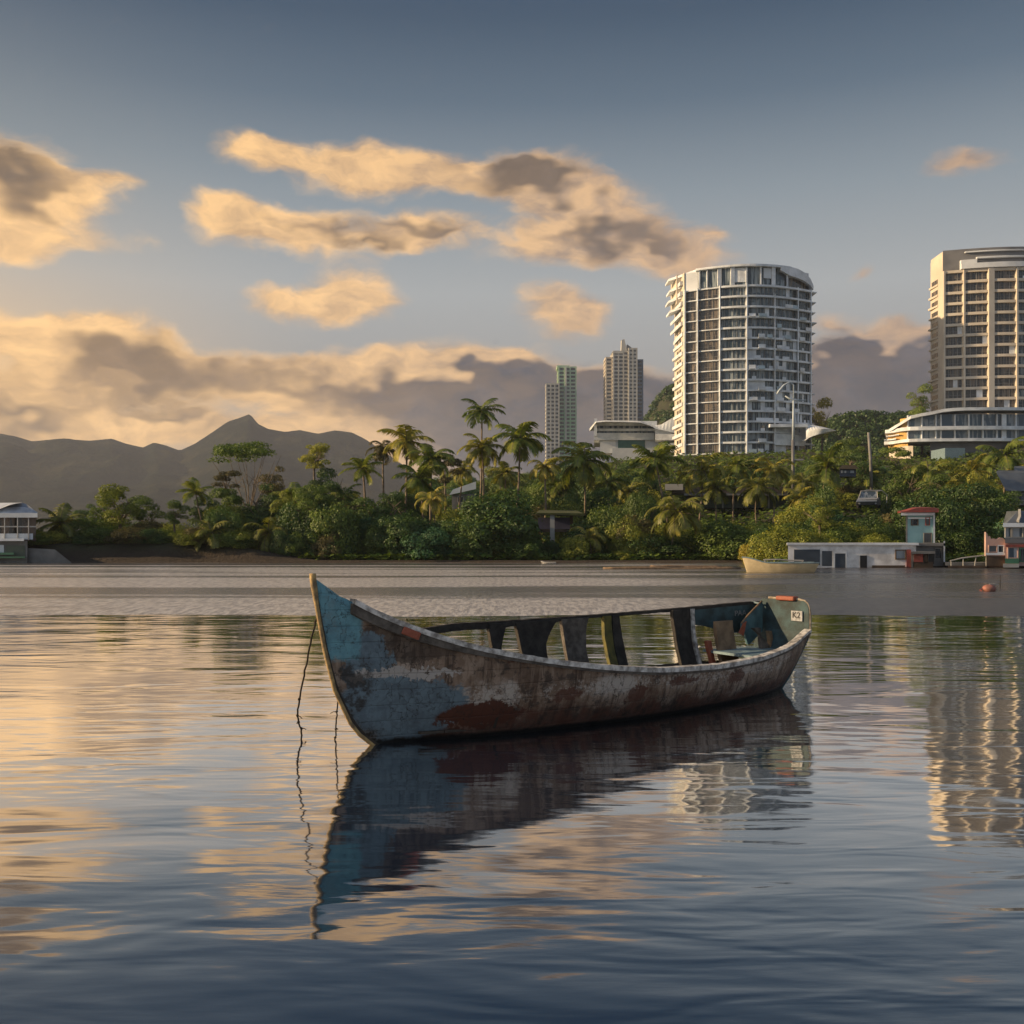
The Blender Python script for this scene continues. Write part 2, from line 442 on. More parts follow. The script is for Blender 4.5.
for i in range(520):
    px = -420 + i * 3.2
    row = []
    hz = ZZ(interp(px, RIDGE), RD)
    for j in range(110):
        t = j / 109.0
        d = 1250 + t * 1700
        u = (d - 1250) / (RD - 1250)
        prof = u ** 1.25 if u < 1 else 1 - .5 * (u - 1)
        x = XX(px, d)
        n = mnoise.fractal(Vector((x * .0030, d * .0030, 7)), .8, 2.1, 8)
        rg = 1 - abs(mnoise.noise(Vector((x * .0045 + .3 * n, d * .0018, 2)))) * 2
        env = max(0, min(1, u)) * (1 - min(1, max(0, u)) ** 6)
        z = hz * prof + hz * .42 * env * (n * .75 + rg * .40 - .2)
        row.append((x, d, z))
    rows.append(row)
b.grid(rows)
tag(b.build('mountains', mountain_material(), smooth=True), None, kind='structure')

# the air between here and the mountains
hb = MB(); hb.box(-3000, 3000, -40, 3050, -3, 330)
hm = bpy.data.materials.new("evening_haze"); hm.use_nodes = True
q = NT(hm.node_tree); q.n.clear()
pv = q.n.new('ShaderNodeVolumePrincipled'); pv.inputs['Color'].default_value = (.74, .82, 1.0, 1)
pv.inputs['Density'].default_value = .00013; pv.inputs['Anisotropy'].default_value = .1
oo = q.n.new('ShaderNodeOutputMaterial'); q.l.new(pv.outputs[0], oo.inputs['Volume'])
haze = hb.build('haze', hm)
tag(haze, 'thin evening haze between the shore and the mountains', None, kind='stuff')

# ------------------------------------------------------------------ the derelict fishing boat
BT = Vector((-2.27, 11.42)); BA = Vector((.782, .623)).normalized(); BN = Vector((BA.y, -BA.x))
BW = [(0, 0), (.3, .12), (.8, .33), (1.5, .60), (2.5, .88), (4, 1.07), (5.5, 1.09), (7, .95), (8, .74), (8.75, .50), (9.2, .40)]
def smooth_tab(tab, s, r=.35):
    return sum(interp(s + r * k / 3.0, tab) for k in range(-3, 4)) / 7.0
def bw(s): return smooth_tab(BW, s) * sstep(s, -.15, .35) if s < 8.2 else smooth_tab(BW, s)
def bpx(s, w):
    p = BT + BA * s + BN * w
    return 512 + 1000 * p.x / p.y, p.y
NEARL = [(313, 577), (326, 586), (340, 597), (380, 617), (430, 636), (480, 650), (540, 661), (600, 668), (660, 671), (720, 667), (760, 659), (790, 647), (806, 632), (812, 627)]
FARL = [(300, 600), (413, 622), (430, 624), (480, 622), (560, 617), (640, 611), (700, 606), (740, 602), (775, 600), (800, 598)]
def zn_(s):
    px, d = bpx(s, bw(s)); return ZZ(interp(px, NEARL), d)
def zf_(s):
    px, d = bpx(s, -bw(s)); return ZZ(interp(px, FARL), d)
ZN = [(k * .1, zn_(k * .1)) for k in range(90)]
ZF = [(k * .1, lerp(zn_(k * .1), zf_(k * .1), sstep(k * .1, .8, 2.6))) for k in range(90)]
def zn(s): return smooth_tab(ZN, s, .3) if s > .3 else interp(s, ZN)
def zf(s): return smooth_tab(ZF, s, .3) if s > .3 else interp(s, ZF)
def s_center(px, py):
    r = (px - 512) / 1000.0
    s = (BT.x - r * BT.y) / (r * BA.y - BA.x); d = BT.y + BA.y * s
    return s, ZZ(py, d)
STEM = sorted([(z, s) for s, z in (s_center(*p) for p in ((313, 577), (318, 612), (325, 650), (335, 690), (350, 722), (361, 736), (375, 746)))])
STEM = [(-.45, STEM[0][1] + .75), (-.2, STEM[0][1] + .22)] + STEM
def s_stem(z): return interp(z, STEM)
def s_end(z): return 8.22 + .62 * min(z, .86)
SL = 8.76; MID = 4.7
def BP(s, w, z): return Vector((s - MID, -w, z))
def s_far(px):
    lo, hi = 0.0, 9.3
    for _ in range(40):
        m_ = (lo + hi) / 2
        if bpx(m_, -bw(m_))[0] < px: lo = m_
        else: hi = m_
    return lo
def far_at(px, py, off=0.0):
    s = s_far(px); d = bpx(s, -bw(s) + off)[1]
    return s, ZZ(py, d)


def hull_material():
    m = bpy.data.materials.new("weathered_hull_paint"); m.use_nodes = True
    q = NT(m.node_tree); p = q.n['Principled BSDF']
    t = q.n.new('ShaderNodeTexCoord').outputs['Object']
    sp = q.n.new('ShaderNodeSeparateXYZ'); q.l.new(t, sp.inputs[0])
    s = q.m('ADD', sp.outputs[0], MID); z = sp.outputs[2]
    n1 = q.noise(t, 1.6, 7, .68); n2 = q.noise(t, 6, 7, .7); n3 = q.noise(t, 26, 5, .7)
    diag = q.noise(q.mapping(t, rot=(0, R(-28), 0), scale=(7, 1, 1.1)), 1.0, 6, .65, .6)
    vert = q.noise(q.mapping(t, scale=(9, 2, .8)), 1.0, 6, .7)
    j1 = q.m('SUBTRACT', n1, .5); j2 = q.m('SUBTRACT', n2, .5); j3 = q.m('SUBTRACT', n3, .5)
    sj = q.m('ADD', s, q.m('ADD', q.m('MULTIPLY', j2, .45), q.m('MULTIPLY', j3, .12)))
    zj = q.m('ADD', z, q.m('ADD', q.m('MULTIPLY', j2, .40), q.m('MULTIPLY', j3, .16)))
    base = q.ramp(n1, [(.34, (.085, .052, .034)), (.48, (.175, .118, .082)), (.64, (.34, .275, .225))])
    base = q.mix(q.smooth(diag, .46, .68), base, (.29, .215, .16))
    base = q.mix(q.smooth(vert, .52, .62, 0, .85), base, (.045, .028, .020))
    base = q.mix(q.smooth(n2, .53, .62, 0, .85), base, (.045, .033, .027))
    # white primer showing in a worn band
    wb = q.m('MULTIPLY', q.smooth(zj, .38, .50), q.smooth(zj, .74, .60))
    wb = q.m('MULTIPLY', wb, q.smooth(q.m('ADD', n1, q.m('MULTIPLY', j3, .6)), .44, .60))
    base = q.mix(q.m('MULTIPLY', wb, q.smooth(s, 1.0, 1.6)), base, (.40, .36, .32))
    # rust-red lower strakes
    def ell(sc, zc, rs, rz):
        a = q.m('DIVIDE', q.m('SUBTRACT', sj, sc), rs); c = q.m('DIVIDE', q.m('SUBTRACT', zj, zc), rz)
        return q.smooth(q.m('ADD', q.m('MULTIPLY', a, a), q.m('MULTIPLY', c, c)), 1.15, .85)
    base = q.mix(q.m('MULTIPLY', ell(.95, 1.22, .75, .24), .7), base, (.045, .032, .025))
    red = q.smooth(q.m('ADD', zj, q.m('MULTIPLY', j1, .8)), .40, .16)
    base = q.mix(q.m('MULTIPLY', red, .85), base, q.mix(q.smooth(n2, .4, .6), (.085, .030, .018), (.035, .018, .013)))
    blue = q.mix(q.smooth(n2, .40, .62), (.125, .18, .22), (.085, .12, .15))
    blue = q.mix(q.smooth(n3, .60, .70), blue, (.06, .06, .06))
    base = q.mix(ell(1.0, .42, .80, .40), base, blue)
    base = q.mix(ell(.62, .95, .26, .42), base, blue)
    base = q.mix(ell(1.05, .86, .62, .06), base, (.36, .34, .32))
    base = q.mix(ell(1.98, .30, .52, .17), base, (.075, .026, .015))
    for sc, zc, a_, b_ in ((3.1, .48, .20, .09), (4.2, .40, .16, .10), (5.1, .52, .3, .07), (6.3, .45, .2, .10), (2.5, 1.0, .25, .05)):
        base = q.mix(q.m('MULTIPLY', ell(sc, zc, a_, b_), .85), base, (.095, .038, .024))
    # bright turquoise bow flash
    flash = q.m('MULTIPLY', q.smooth(q.m('ADD', s, q.m('MULTIPLY', j3, .10)), .56, .50), q.smooth(q.m('ADD', zj, 0), .98, 1.08))
    teal = q.mix(q.smooth(n2, .38, .65), (.13, .30, .36), (.09, .20, .25))
    teal = q.mix(q.smooth(n3, .60, .70), teal, (.06, .06, .055)); teal = q.mix(q.smooth(n1, .52, .66, 0, .6), teal, (.16, .19, .19))
    base = q.mix(flash, base, teal)
    dk = q.m('MULTIPLY', q.m('MULTIPLY', ell(.50, .74, .20, .36), q.smooth(n2, .40, .56)), .85)
    base = q.mix(dk, base, (.028, .022, .018))
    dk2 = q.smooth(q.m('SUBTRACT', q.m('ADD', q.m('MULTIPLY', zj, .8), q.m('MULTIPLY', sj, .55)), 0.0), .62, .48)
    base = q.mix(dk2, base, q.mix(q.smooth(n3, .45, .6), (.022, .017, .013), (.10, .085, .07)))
    # cracks
    vo = q.n.new('ShaderNodeTexVoronoi'); vo.feature = 'DISTANCE_TO_EDGE'; vo.inputs['Scale'].default_value = 5.5
    q.l.new(q.vm('ADD', q.mapping(t, rot=(0, R(-22), 0), scale=(1.6, 1, .55)), q.vm('MULTIPLY', q.noise(t, 9, 4, .6, out=1), (.25, .25, .25))), vo.inputs['Vector'])
    crack = q.m('MULTIPLY', q.smooth(vo.outputs['Distance'], .022, .006), q.smooth(n1, .44, .56))
    base = q.mix(q.m('MULTIPLY', crack, .85), base, (.018, .013, .010))
    seam = q.m('MULTIPLY', q.smooth(q.m('ABSOLUTE', q.m('SUBTRACT', q.m('FRACT', q.m('ADD', q.m('MULTIPLY', z, 5.2), q.m('MULTIPLY', j1, .1))), .5)), .035, .008), q.smooth(n2, .40, .55))
    base = q.mix(q.m('MULTIPLY', seam, .22), base, (.025, .018, .013))
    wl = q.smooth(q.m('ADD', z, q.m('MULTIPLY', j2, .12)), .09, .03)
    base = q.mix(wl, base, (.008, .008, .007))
    q.l.new(base, p.inputs['Base Color'])
    p.inputs['Roughness'].default_value = .62; p.inputs['Specular IOR Level'].default_value = .35
    hgt = q.total([q.m('MULTIPLY', n2, .5), q.m('MULTIPLY', n3, .35), q.m('MULTIPLY', crack, -.5), q.m('MULTIPLY', diag, .35)])
    pl = q.m('ABSOLUTE', q.m('SUBTRACT', q.m('FRACT', q.m('MULTIPLY', z, 5.2)), .5))
    hgt = q.m('ADD', hgt, q.m('MULTIPLY', q.smooth(pl, .06, .0), -.35))
    bn = q.n.new('ShaderNodeBump'); bn.inputs['Strength'].default_value = .7; bn.inputs['Distance'].default_value = .02
    q.l.new(hgt, bn.inputs['Height']); q.l.new(bn.outputs[0], p.inputs['Normal'])
    return m


m_in = mat('weathered_inner_planks', (.055, .045, .036), .85, vary=.5, scale=5, bump=.5, bscale=20)
m_dark = mat('blackened_timber', (.040, .036, .032), .85, vary=.6, scale=6, bump=.6, bscale=25)
m_white = mat('worn_white_paint', (.68, .66, .63), .6, scale=9, color2=(.17, .155, .14), bump=.4, bscale=40, detail=8)
m_grey = mat('grey_worn_timber', (.13, .115, .10), .8, scale=7, color2=(.05, .042, .036), bump=.6, bscale=30, detail=8)
m_teal = mat('faded_teal_paint', (.042, .085, .098), .7, scale=4, color2=(.020, .032, .034), bump=.3, bscale=30, detail=8)
m_lblue = mat('pale_blue_paint', (.20, .29, .33), .6, scale=6, color2=(.10, .15, .18), bump=.3, bscale=30)
m_olive = mat('olive_stained_timber', (.12, .105, .025), .8, scale=6, color2=(.05, .05, .02), bump=.4)
m_tan = mat('bare_tan_timber', (.26, .18, .11), .8, scale=5, color2=(.14, .095, .06), bump=.5, bscale=25)
m_orange = mat('orange_red_paint', (.30, .085, .05), .6, scale=14, color2=(.22, .06, .03))
m_ochre = mat('ochre_edge_paint', (.42, .29, .12), .7, scale=9, color2=(.14, .10, .06), bump=.5, bscale=30)
m_plate = mat('plate_white', (.36, .37, .39), .6, vary=.45, scale=22)
m_black = mat('black_paint', (.012, .012, .013), .5, vary=.1)
m_rope = mat('old_rope', (.035, .028, .022), .95, vary=.5, scale=30)

theta = math.atan2(BA.y, BA.x)
root0 = BT + BA * MID
boat = thing('fishing_boat', 'derelict wooden boat with turquoise bow and rust-stained hull floating in the foreground', 'boat', (root0.x, root0.y, 0), theta)

def fv(v, s):
    k = sstep(s, -.1, 1.7)
    return lerp(v ** 1.0 * .92 + .08 * math.sin(math.pi * v), max(0, math.sin(math.pi / 2 * v)) ** .52, k)
def hull_row(u, side, ztop):
    sn = SL * u; zs = ztop(sn); full = zn(sn) if side > 0 else zf(sn)
    row = []
    NV = 18
    for j in range(NV + 1):
        v = j / NV; zk = -.42
        z = zk + (zs - zk) * v
        vv = (z - zk) / (full - zk)
        s = sn + (s_stem(z) - s_stem(full)) * (1 - u) ** 3 + (s_end(z) - s_end(min(full, .86))) * u ** 6
        w = side * bw(sn) * fv(vv, sn) if u > 0 else 0
        row.append(BP(s, w, z))
    return row
def far_cut(s):
    f = zf(s); low = .40 + .03 * mnoise.noise(Vector((s * 3, 0, 0)))
    k = sstep(s, 1.75, 2.35)
    return lerp(f - .02, min(low, f), k)
NU = 80
US = [(k / NU) ** 1.15 for k in range(NU + 1)]
b = MB()
b.grid([hull_row(u, 1, zn) for u in US])
fr_ = [hull_row(u, -1, far_cut) for u in US]
b.grid([list(reversed(r)) for r in fr_])
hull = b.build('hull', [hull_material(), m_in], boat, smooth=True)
bpy.context.view_layer.objects.active = hull
bm = bmesh.new(); bm.from_mesh(hull.data); bmesh.ops.remove_doubles(bm, verts=bm.verts, dist=.004)
bmesh.ops.recalc_face_normals(bm, faces=bm.faces)
# make sure the normals look outwards
cc = [f for f in bm.faces if f.calc_center_median().y < -.8]
if sum(f.normal.y for f in cc) > 0: bmesh.ops.reverse_faces(bm, faces=bm.faces)
bm.to_mesh(hull.data); bm.free()
sm = hull.modifiers.new('planking', 'SOLIDIFY'); sm.thickness = .018; sm.offset = -1; sm.material_offset = 1

# transom: raked below, standing proud of the gunwale above
def ring_at(z, inset=0.0):
    s = s_end(z); w = max(.05, interp(z, [(-.45, .04), (-.2, .25), (.1, .40), (.5, .47), (.9, .52), (1.25, .52), (1.36, .49), (1.42, .40)]) - inset)
    return s, w
b = MB(); lo = []; zs_ = [-.40, -.2, 0, .2, .4, .6, .8, .9, 1.05, 1.2, 1.3, 1.37, 1.41]
for k in range(len(zs_) - 1):
    (s0, w0), (s1, w1) = ring_at(zs_[k]), ring_at(zs_[k + 1])
    b.hexa([BP(s0 - .02, w0, zs_[k]), BP(s0 - .02, -w0, zs_[k]), BP(s0 + .04, -w0, zs_[k]), BP(s0 + .04, w0, zs_[k])],
           [BP(s1 - .02, w1, zs_[k + 1]), BP(s1 - .02, -w1, zs_[k + 1]), BP(s1 + .04, -w1, zs_[k + 1]), BP(s1 + .04, w1, zs_[k + 1])])
tr = b.build('transom', m_teal, boat); tag(tr, 'dull teal transom board')
b = MB(); pts = []
for z in (.80, .9, 1.05, 1.2, 1.3, 1.37, 1.41): s, w = ring_at(z); pts.append(BP(s + .01, w + .005, z))
for w in (.30, .1, -.1, -.3): pts.append(BP(s_end(1.41) + .01, w, 1.43))
b.tube(pts, .022, 6)
b.build('transom_trim', mat('beige_worn_trim', (.34, .30, .24), .7, scale=12, color2=(.15, .12, .09)), boat, smooth=True)
b = MB(); s = s_end(1.4)
b.box(s - MID - .08, s - MID + .07, -.26, .10, 1.40, 1.475)
b.build('transom_cap', m_orange, boat, bevel=.02)
# registration plate on the inner face of the transom
b = MB(); s = s_end(1.0) - .035
b.box(s - MID - .012, s - MID + .004, -.41, -.19, 1.07, 1.24)
pl = b.build('registration_plate', m_plate, boat, bevel=.004)
def text_mesh(txt, name, size, M, material, parent, depth=.004):
    cu = bpy.data.curves.new(name, 'FONT'); cu.body = txt; cu.size = size; cu.extrude = depth; cu.align_x = 'CENTER'; cu.align_y = 'CENTER'
    tmp = bpy.data.objects.new(name, cu); COL.objects.link(tmp)
    dg_ = bpy.context.evaluated_depsgraph_get(); me = bpy.data.meshes.new_from_object(tmp.evaluated_get(dg_))
    bpy.data.objects.remove(tmp); me.transform(M); me.materials.clear(); me.materials.append(material)
    o = bpy.data.objects.new(name, me); COL.objects.link(o); o.parent = parent; return o
# local frame of text facing the bow (-x): right of text runs towards -y seen from the bow side
MT = Matrix(((0, 0, -1, s - MID - .016), (-1, 0, 0, -.295), (0, 1, 0, 1.165), (0, 0, 0, 1)))
text_mesh("K2", 'plate_lettering', .14, MT, m_black, pl)

def sweep(pts, hw, hh, b, side_w=True):
    for (s0, w0, z0), (s1, w1, z1) in zip(pts, pts[1:]):
        b.hexa([BP(s0, w0 - hw, z0 - hh), BP(s0, w0 + hw, z0 - hh), BP(s0, w0 + hw, z0 + hh), BP(s0, w0 - hw, z0 + hh)],
               [BP(s1, w1 - hw, z1 - hh), BP(s1, w1 + hw, z1 - hh), BP(s1, w1 + hw, z1 + hh), BP(s1, w1 - hw, z1 + hh)])
def strip(prof, ss):
    """continuous swept strip; prof(s) gives the four corners (w, z) of its section"""
    b = MB(); rows = [[BP(s, w, z) for (w, z) in prof(s)] for s in ss]
    b.grid([r + [r[0]] for r in rows]); b.poly(list(reversed(rows[0]))); b.poly(rows[-1]); return b
def rng(a, c, n): return [a + (c - a) * k / n for k in range(n + 1)]
wear = lambda s: .008 * mnoise.noise(Vector((s * 5, 1, 0))) + .006 * mnoise.noise(Vector((s * 17, 4, 0)))
b = strip(lambda s: [(bw(s) - .075, zn(s) - .02), (bw(s) + .060, zn(s) - .02), (bw(s) + .060, zn(s) + lerp(.045, .022, sstep(s, 6, 8.5)) + wear(s)), (bw(s) - .075, zn(s) + lerp(.045, .022, sstep(s, 6, 8.5)) + wear(s + 3))], rng(.42, 8.72, 120))
tag(b.build('gunwale', m_white, boat), 'worn white gunwale on the open side')
b = strip(lambda s: [(bw(s) - .02, zn(s) - .055 - .09 * sstep(s, 2.6, .5)), (bw(s) + .045, zn(s) - .055 - .08 * sstep(s, 2.6, .5)), (bw(s) + .050, zn(s) - .022), (bw(s) - .02, zn(s) - .022)], rng(.40, 8.72, 120))
rs_ = b.build('rub_strake', m_grey, boat)
b = MB(); b.box(-.11, .11, -.015, .02, -.045, .045)
op = b.build('orange_patch', m_orange, boat, bevel=.008)
s = 1.02; e_ = 0.05; sl = (bw(s + e_) - bw(s - e_)) / (2 * e_); zl = (zn(s + e_) - zn(s - e_)) / (2 * e_)
op.location = BP(s, bw(s) + .062, zn(s) - .06); op.rotation_euler = (0, math.atan(-zl), -math.atan(sl))
b = strip(lambda s: [(-bw(s) + .05, zf(s) - lerp(.05, .10, sstep(s, 5.5, 3.0)) + wear(s)), (-bw(s) - .045, zf(s) - lerp(.05, .10, sstep(s, 5.5, 3.0))), (-bw(s) - .045, zf(s) + wear(s + 1)), (-bw(s) + .05, zf(s) + wear(s))], rng(.35, 8.72, 120))
tag(b.build('top_rail', m_dark, boat), 'dark rail standing on bare posts where the planks are gone')
# stem post
b = MB(); pts = []; rad = []
for z in [2.06, 2.0, 1.9, 1.7, 1.45, 1.2, .95, .7, .5, .3, .15, .05, -.1, -.3]:
    pts.append(BP(s_stem(min(z, 2.02)) - .004, 0, z)); rad.append(.026 if z < 1.9 else .038)
b.tube(pts, rad, 8)
tag(b.build('stem_post', m_ochre, boat, smooth=True), 'ochre painted stem with a weathered head')
# posts that carry the far rail
def post(px0, px1, pyb, name, material, flare=0.0, off=0.0, top_drop=.0, bottom=None, bulge=0.0):
    s0, s1 = s_far(px0), s_far(px1); sm_ = (s0 + s1) / 2
    zt = zf(sm_) - .03 - top_drop; zb = .30 if bottom is None else bottom
    b = MB(); rows = []
    for k in range(9):
        t = k / 8.0; z = lerp(zb, zt, t)
        g = flare * max(0, t - .55) ** 1.5 * 3.0
        jw = .018 * mnoise.noise(Vector((px0, z * 5, 1))); j2 = .018 * mnoise.noise(Vector((px0, z * 5, 9)))
        w = -(bw(sm_)) * (fv((z + .42) / (zf(sm_) + .42), sm_)) + .05 + off + bulge * math.sin(t * 3.1)
        rows.append([BP(s0 - g * .3 + jw, w - .035, z), BP(s1 + g + j2, w - .035, z), BP(s1 + g + j2, w + .035, z), BP(s0 - g * .3 + jw, w + .035, z)])
    b.grid([r + [r[0]] for r in rows]); b.poly(rows[-1]); b.poly(list(reversed(rows[0])))
    return b.build(name, material, boat, bevel=.006)
post(488, 496, 650, 'post', m_dark, flare=.15)
post(517, 540, 655, 'post', m_dark, flare=.30)
post(560, 580, 660, 'post', m_grey, flare=.12)
tag(post(600, 608, 660, 'post', m_olive), 'olive stained post')
post(608, 618, 660, 'post', m_dark, flare=-.05)
post(669, 687, 664, 'post', m_dark, flare=.12)
tag(post(688, 691, 664, 'post', m_white), 'thin white post')
# inner teal bulwark on the far quarter, a second slanting board in front of it
s0, s1 = s_far(689), 8.74
b = strip(lambda s: [(-bw(s) + .045, zf(s) - .04), (-bw(s) + .015, zf(s) - .04), (-bw(s) + .015, zf(s) - lerp(.30, .52, sstep(s, s0, s0 + 1.0))), (-bw(s) + .045, zf(s) - lerp(.30, .52, sstep(s, s0, s0 + 1.0)) + wear(s))], rng(s0, s1, 40))
bul = b.build('side_board', m_teal, boat)
sA, zA = far_at(738, 613)
def far_text(txt, px, py, size, off, parent):
    s, z = far_at(px, py); e = .1
    t = Vector((2 * e, bw(s + e) - bw(s - e), 0)); t = Vector((t.x, t.y, zf(s + e) - zf(s - e))).normalized()
    nrm = Vector((t.y, -t.x, 0)).normalized(); up = nrm.cross(t).normalized(); up = up if up.z > 0 else -up
    c = BP(s, -bw(s) + off, z)
    M_ = Matrix(((t.x, up.x, nrm.x, c.x), (t.y, up.y, nrm.y, c.y), (t.z, up.z, nrm.z, c.z), (0, 0, 0, 1)))
    return text_mesh(txt, 'lettering', size, M_, mat('faded_white_lettering', (.24, .25, .25), .7, vary=.6, scale=60), parent)
far_text("PAA", 738, 613, .13, .053, bul)
# second board: starts low inside at px 725 and climbs to the transom top
def slant(s, s0, s1): return (s - s0) / (s1 - s0)
b = MB(); ss0, ss1 = s_far(722) + .1, 8.66
rows = []
for s in rng(ss0, ss1, 20):
    t = slant(s, ss0, ss1); zt = lerp(zf(s) - .33, zf(s) + .0, t ** .9); w = -bw(s) + lerp(.30, .16, t)
    zb = zt - lerp(.10, .50, sstep(t, 0, .35))
    rows.append([BP(s, w - .02, zt), BP(s, w + .02, zt), BP(s, w + .02, zb), BP(s, w - .02, zb)])
b.grid([r + [r[0]] for r in rows]); b.poly(rows[-1]); b.poly(list(reversed(rows[0])))
sb = b.build('locker_board', mat('sunlit_teal_paint', (.075, .155, .18), .6, scale=5, color2=(.035, .075, .09), bump=.3, bscale=30, detail=8), boat)  # sunlit tint of the teal is put into this board's colour
b = MB()
pts = [(r[0] + r[1]) / 2 + Vector((0, -.005, .012)) for r in rows]
b.tube(pts, .016, 6); b.build('board_edge', m_tan, sb, smooth=True)
b = MB(); r0, r1 = rows[0], rows[3]
b.hexa([r0[1] + Vector((-.12, -.012, -.14)), r0[1] + Vector((.0, -.012, -.20)), r1[1] + Vector((0, -.012, -.02)), r0[1] + Vector((0, -.012, .01))],
       [r0[1] + Vector((-.12, -.03, -.14)), r0[1] + Vector((.0, -.03, -.20)), r1[1] + Vector((0, -.03, -.02)), r0[1] + Vector((0, -.03, .01))])
b.build('board_tip', m_orange, sb)
b = MB(); rows2 = []
for s in rng(s_far(752), 8.6, 14):
    w = -bw(s) + .1; z = zf(s) + .02
    rows2.append([BP(s, w - .10, z - .01), BP(s, w + .07, z - .03), BP(s, w + .07, z - .055), BP(s, w - .10, z - .04)])
b.grid([r + [r[0]] for r in rows2]); b.poly(rows2[-1]); b.poly(list(reversed(rows2[0])))
b.build('quarter_deck', m_lblue, boat)
# leaning boards and knees inside the stern
tag(post(699, 721, 662, 'leaning_board', m_tan, flare=-.02, off=.22, top_drop=.22, bottom=.16), 'bare tan board')
tag(post(692, 697, 660, 'leaning_board', m_orange, off=.18, top_drop=.52, bottom=.16), 'short reddish board')
tag(post(736, 748, 660, 'knee', m_grey, flare=-.35, off=.30, top_drop=.38, bottom=.16, bulge=.05), None)
tag(post(750, 754, 660, 'knee', m_tan, off=.28, top_drop=.45, bottom=.16), None)
# interior
def inner_w(s, z, side): return side * (bw(s) * fv((z + .42) / ((zn(s) if side > 0 else zf(s)) + .42), s) - .07)
b = MB(); zz = .10
for s0_, s1_ in zip(rng(1.3, 8.1, 24), rng(1.3, 8.1, 24)[1:]):
    b.hexa([BP(s0_, inner_w(s0_, zz, 1), zz), BP(s0_, inner_w(s0_, zz, -1), zz), BP(s1_ - .012, inner_w(s1_, zz, -1), zz), BP(s1_ - .012, inner_w(s1_, zz, 1), zz)],
           [BP(s0_, inner_w(s0_, zz, 1), zz + .03), BP(s0_, inner_w(s0_, zz, -1), zz + .03), BP(s1_ - .012, inner_w(s1_, zz, -1), zz + .03), BP(s1_ - .012, inner_w(s1_, zz, 1), zz + .03)])
b.build('floor_boards', m_in, boat)
for sc in (2.9, 4.6, 6.3):
    b = MB(); z = .33; a0, a1 = sc - .13, sc + .13
    b.hexa([BP(a0, inner_w(a0, z, 1), z), BP(a0, inner_w(a0, z, -1), z), BP(a1, inner_w(a1, z, -1), z), BP(a1, inner_w(a1, z, 1), z)],
           [BP(a0, inner_w(a0, z, 1), z + .04), BP(a0, inner_w(a0, z, -1), z + .04), BP(a1, inner_w(a1, z, -1), z + .04), BP(a1, inner_w(a1, z, 1), z + .04)])
    b.build('thwart', m_grey, boat)
b = MB(); z = .60; ss_ = rng(7.35, 8.5, 8)
pts = [BP(s, inner_w(s, z, 1), z) for s in ss_] + [BP(s, -bw(s) * .80, z) for s in reversed(ss_[1:])]
b.hexa([p - Vector((0, 0, .04)) for p in pts], pts)
b.build('stern_seat', m_lblue, boat)
b = MB(); z = 1.3; ss_ = rng(.35, 1.35, 8)
pts = [BP(s, max(.01, inner_w(s, z, 1)), z) for s in ss_] + [BP(s, min(-.01, inner_w(s, z, -1)), z) for s in reversed(ss_)]
b.hexa([p - Vector((0, 0, .03)) for p in pts], pts)
b.build('foredeck', m_grey, boat)
for s in (2.2, 3.3, 4.0, 5.2, 6.0, 7.0):
    b = MB(); pts = []
    for z in (.12, .25, .4, .55, zn(s) - .02): pts.append(BP(s, bw(s) * fv((z + .42) / (zn(s) + .42), s) - .065, z))
    b.tube(pts, .028, 5); b.build('rib', m_in, boat)

# mooring ropes
def rope(name, pts, rad, label, frays):
    random.seed(len(frays) + 5)
    root = [P3(*p) for p in pts]; b = MB(); fine = []
    for a, c in zip(root, root[1:]):
        for k in range(6):
            t = k / 6.0; fine.append(a.lerp(c, t) + Vector((random.uniform(-.006, .006), 0, 0)))
    fine.append(root[-1]); b.tube(fine, rad, 6)
    for i in frays:
        p = fine[i]; e = p + Vector((random.uniform(-.09, .09), random.uniform(-.03, .03), random.uniform(-.04, .02)))
        b.tube([p, (p + e) / 2 + Vector((0, 0, .012)), e], .006, 4)
        b.tube([p + Vector((-.012, 0, 0)), p + Vector((.012, 0, .012))], rad * 1.5, 5)
    return tag(b.build(name, m_rope, smooth=True), label, 'rope')
rope('mooring_rope', [(318, 612, 11.50), (313, 632, 11.6), (306, 665, 11.8), (300, 696, 12.05), (297, 716, 12.25), (301, 729, 12.4), (303, 745, 12.6)], .011,
     'frayed dark rope hanging from the bow tip down into the water, the longer of two', [19, 24, 27, 30, 33])
rope('mooring_rope', [(341, 660, 12.35), (339, 690, 12.32), (337, 712, 12.28), (336, 733, 12.22), (334, 748, 12.2)], .009,
     'thin dark rope close beside the stem, the shorter of two', [12, 17, 20])

# ------------------------------------------------------------------ buildings
def glass_mat(name, c0, c1, sx=2.2, seed=0.0, rough=.12):
    if name in MATS: return MATS[name]
    m = bpy.data.materials.new(name); m.use_nodes = True; MATS[name] = m
    q = NT(m.node_tree); p = q.n['Principled BSDF']
    t = q.n.new('ShaderNodeTexCoord').outputs['Object']
    n = q.noise(q.mapping(t, loc=(seed, seed, 0), scale=(sx, sx, .12)), 1.0, 2, .5)
    n2 = q.noise(q.mapping(t, loc=(seed, 3, 0), scale=(.22, .22, .36)), 1.0, 2, .6)
    cur = q.m('MULTIPLY', q.smooth(n, .46, .54), q.smooth(n2, .34, .52))
    q.l.new(q.mix(cur, c0, c1), p.inputs['Base Color'])
    q.l.new(q.m('ADD', rough, q.m('MULTIPLY', cur, .3)), p.inputs['Roughness'])
    p.inputs['Specular IOR Level'].default_value = .7
    return m


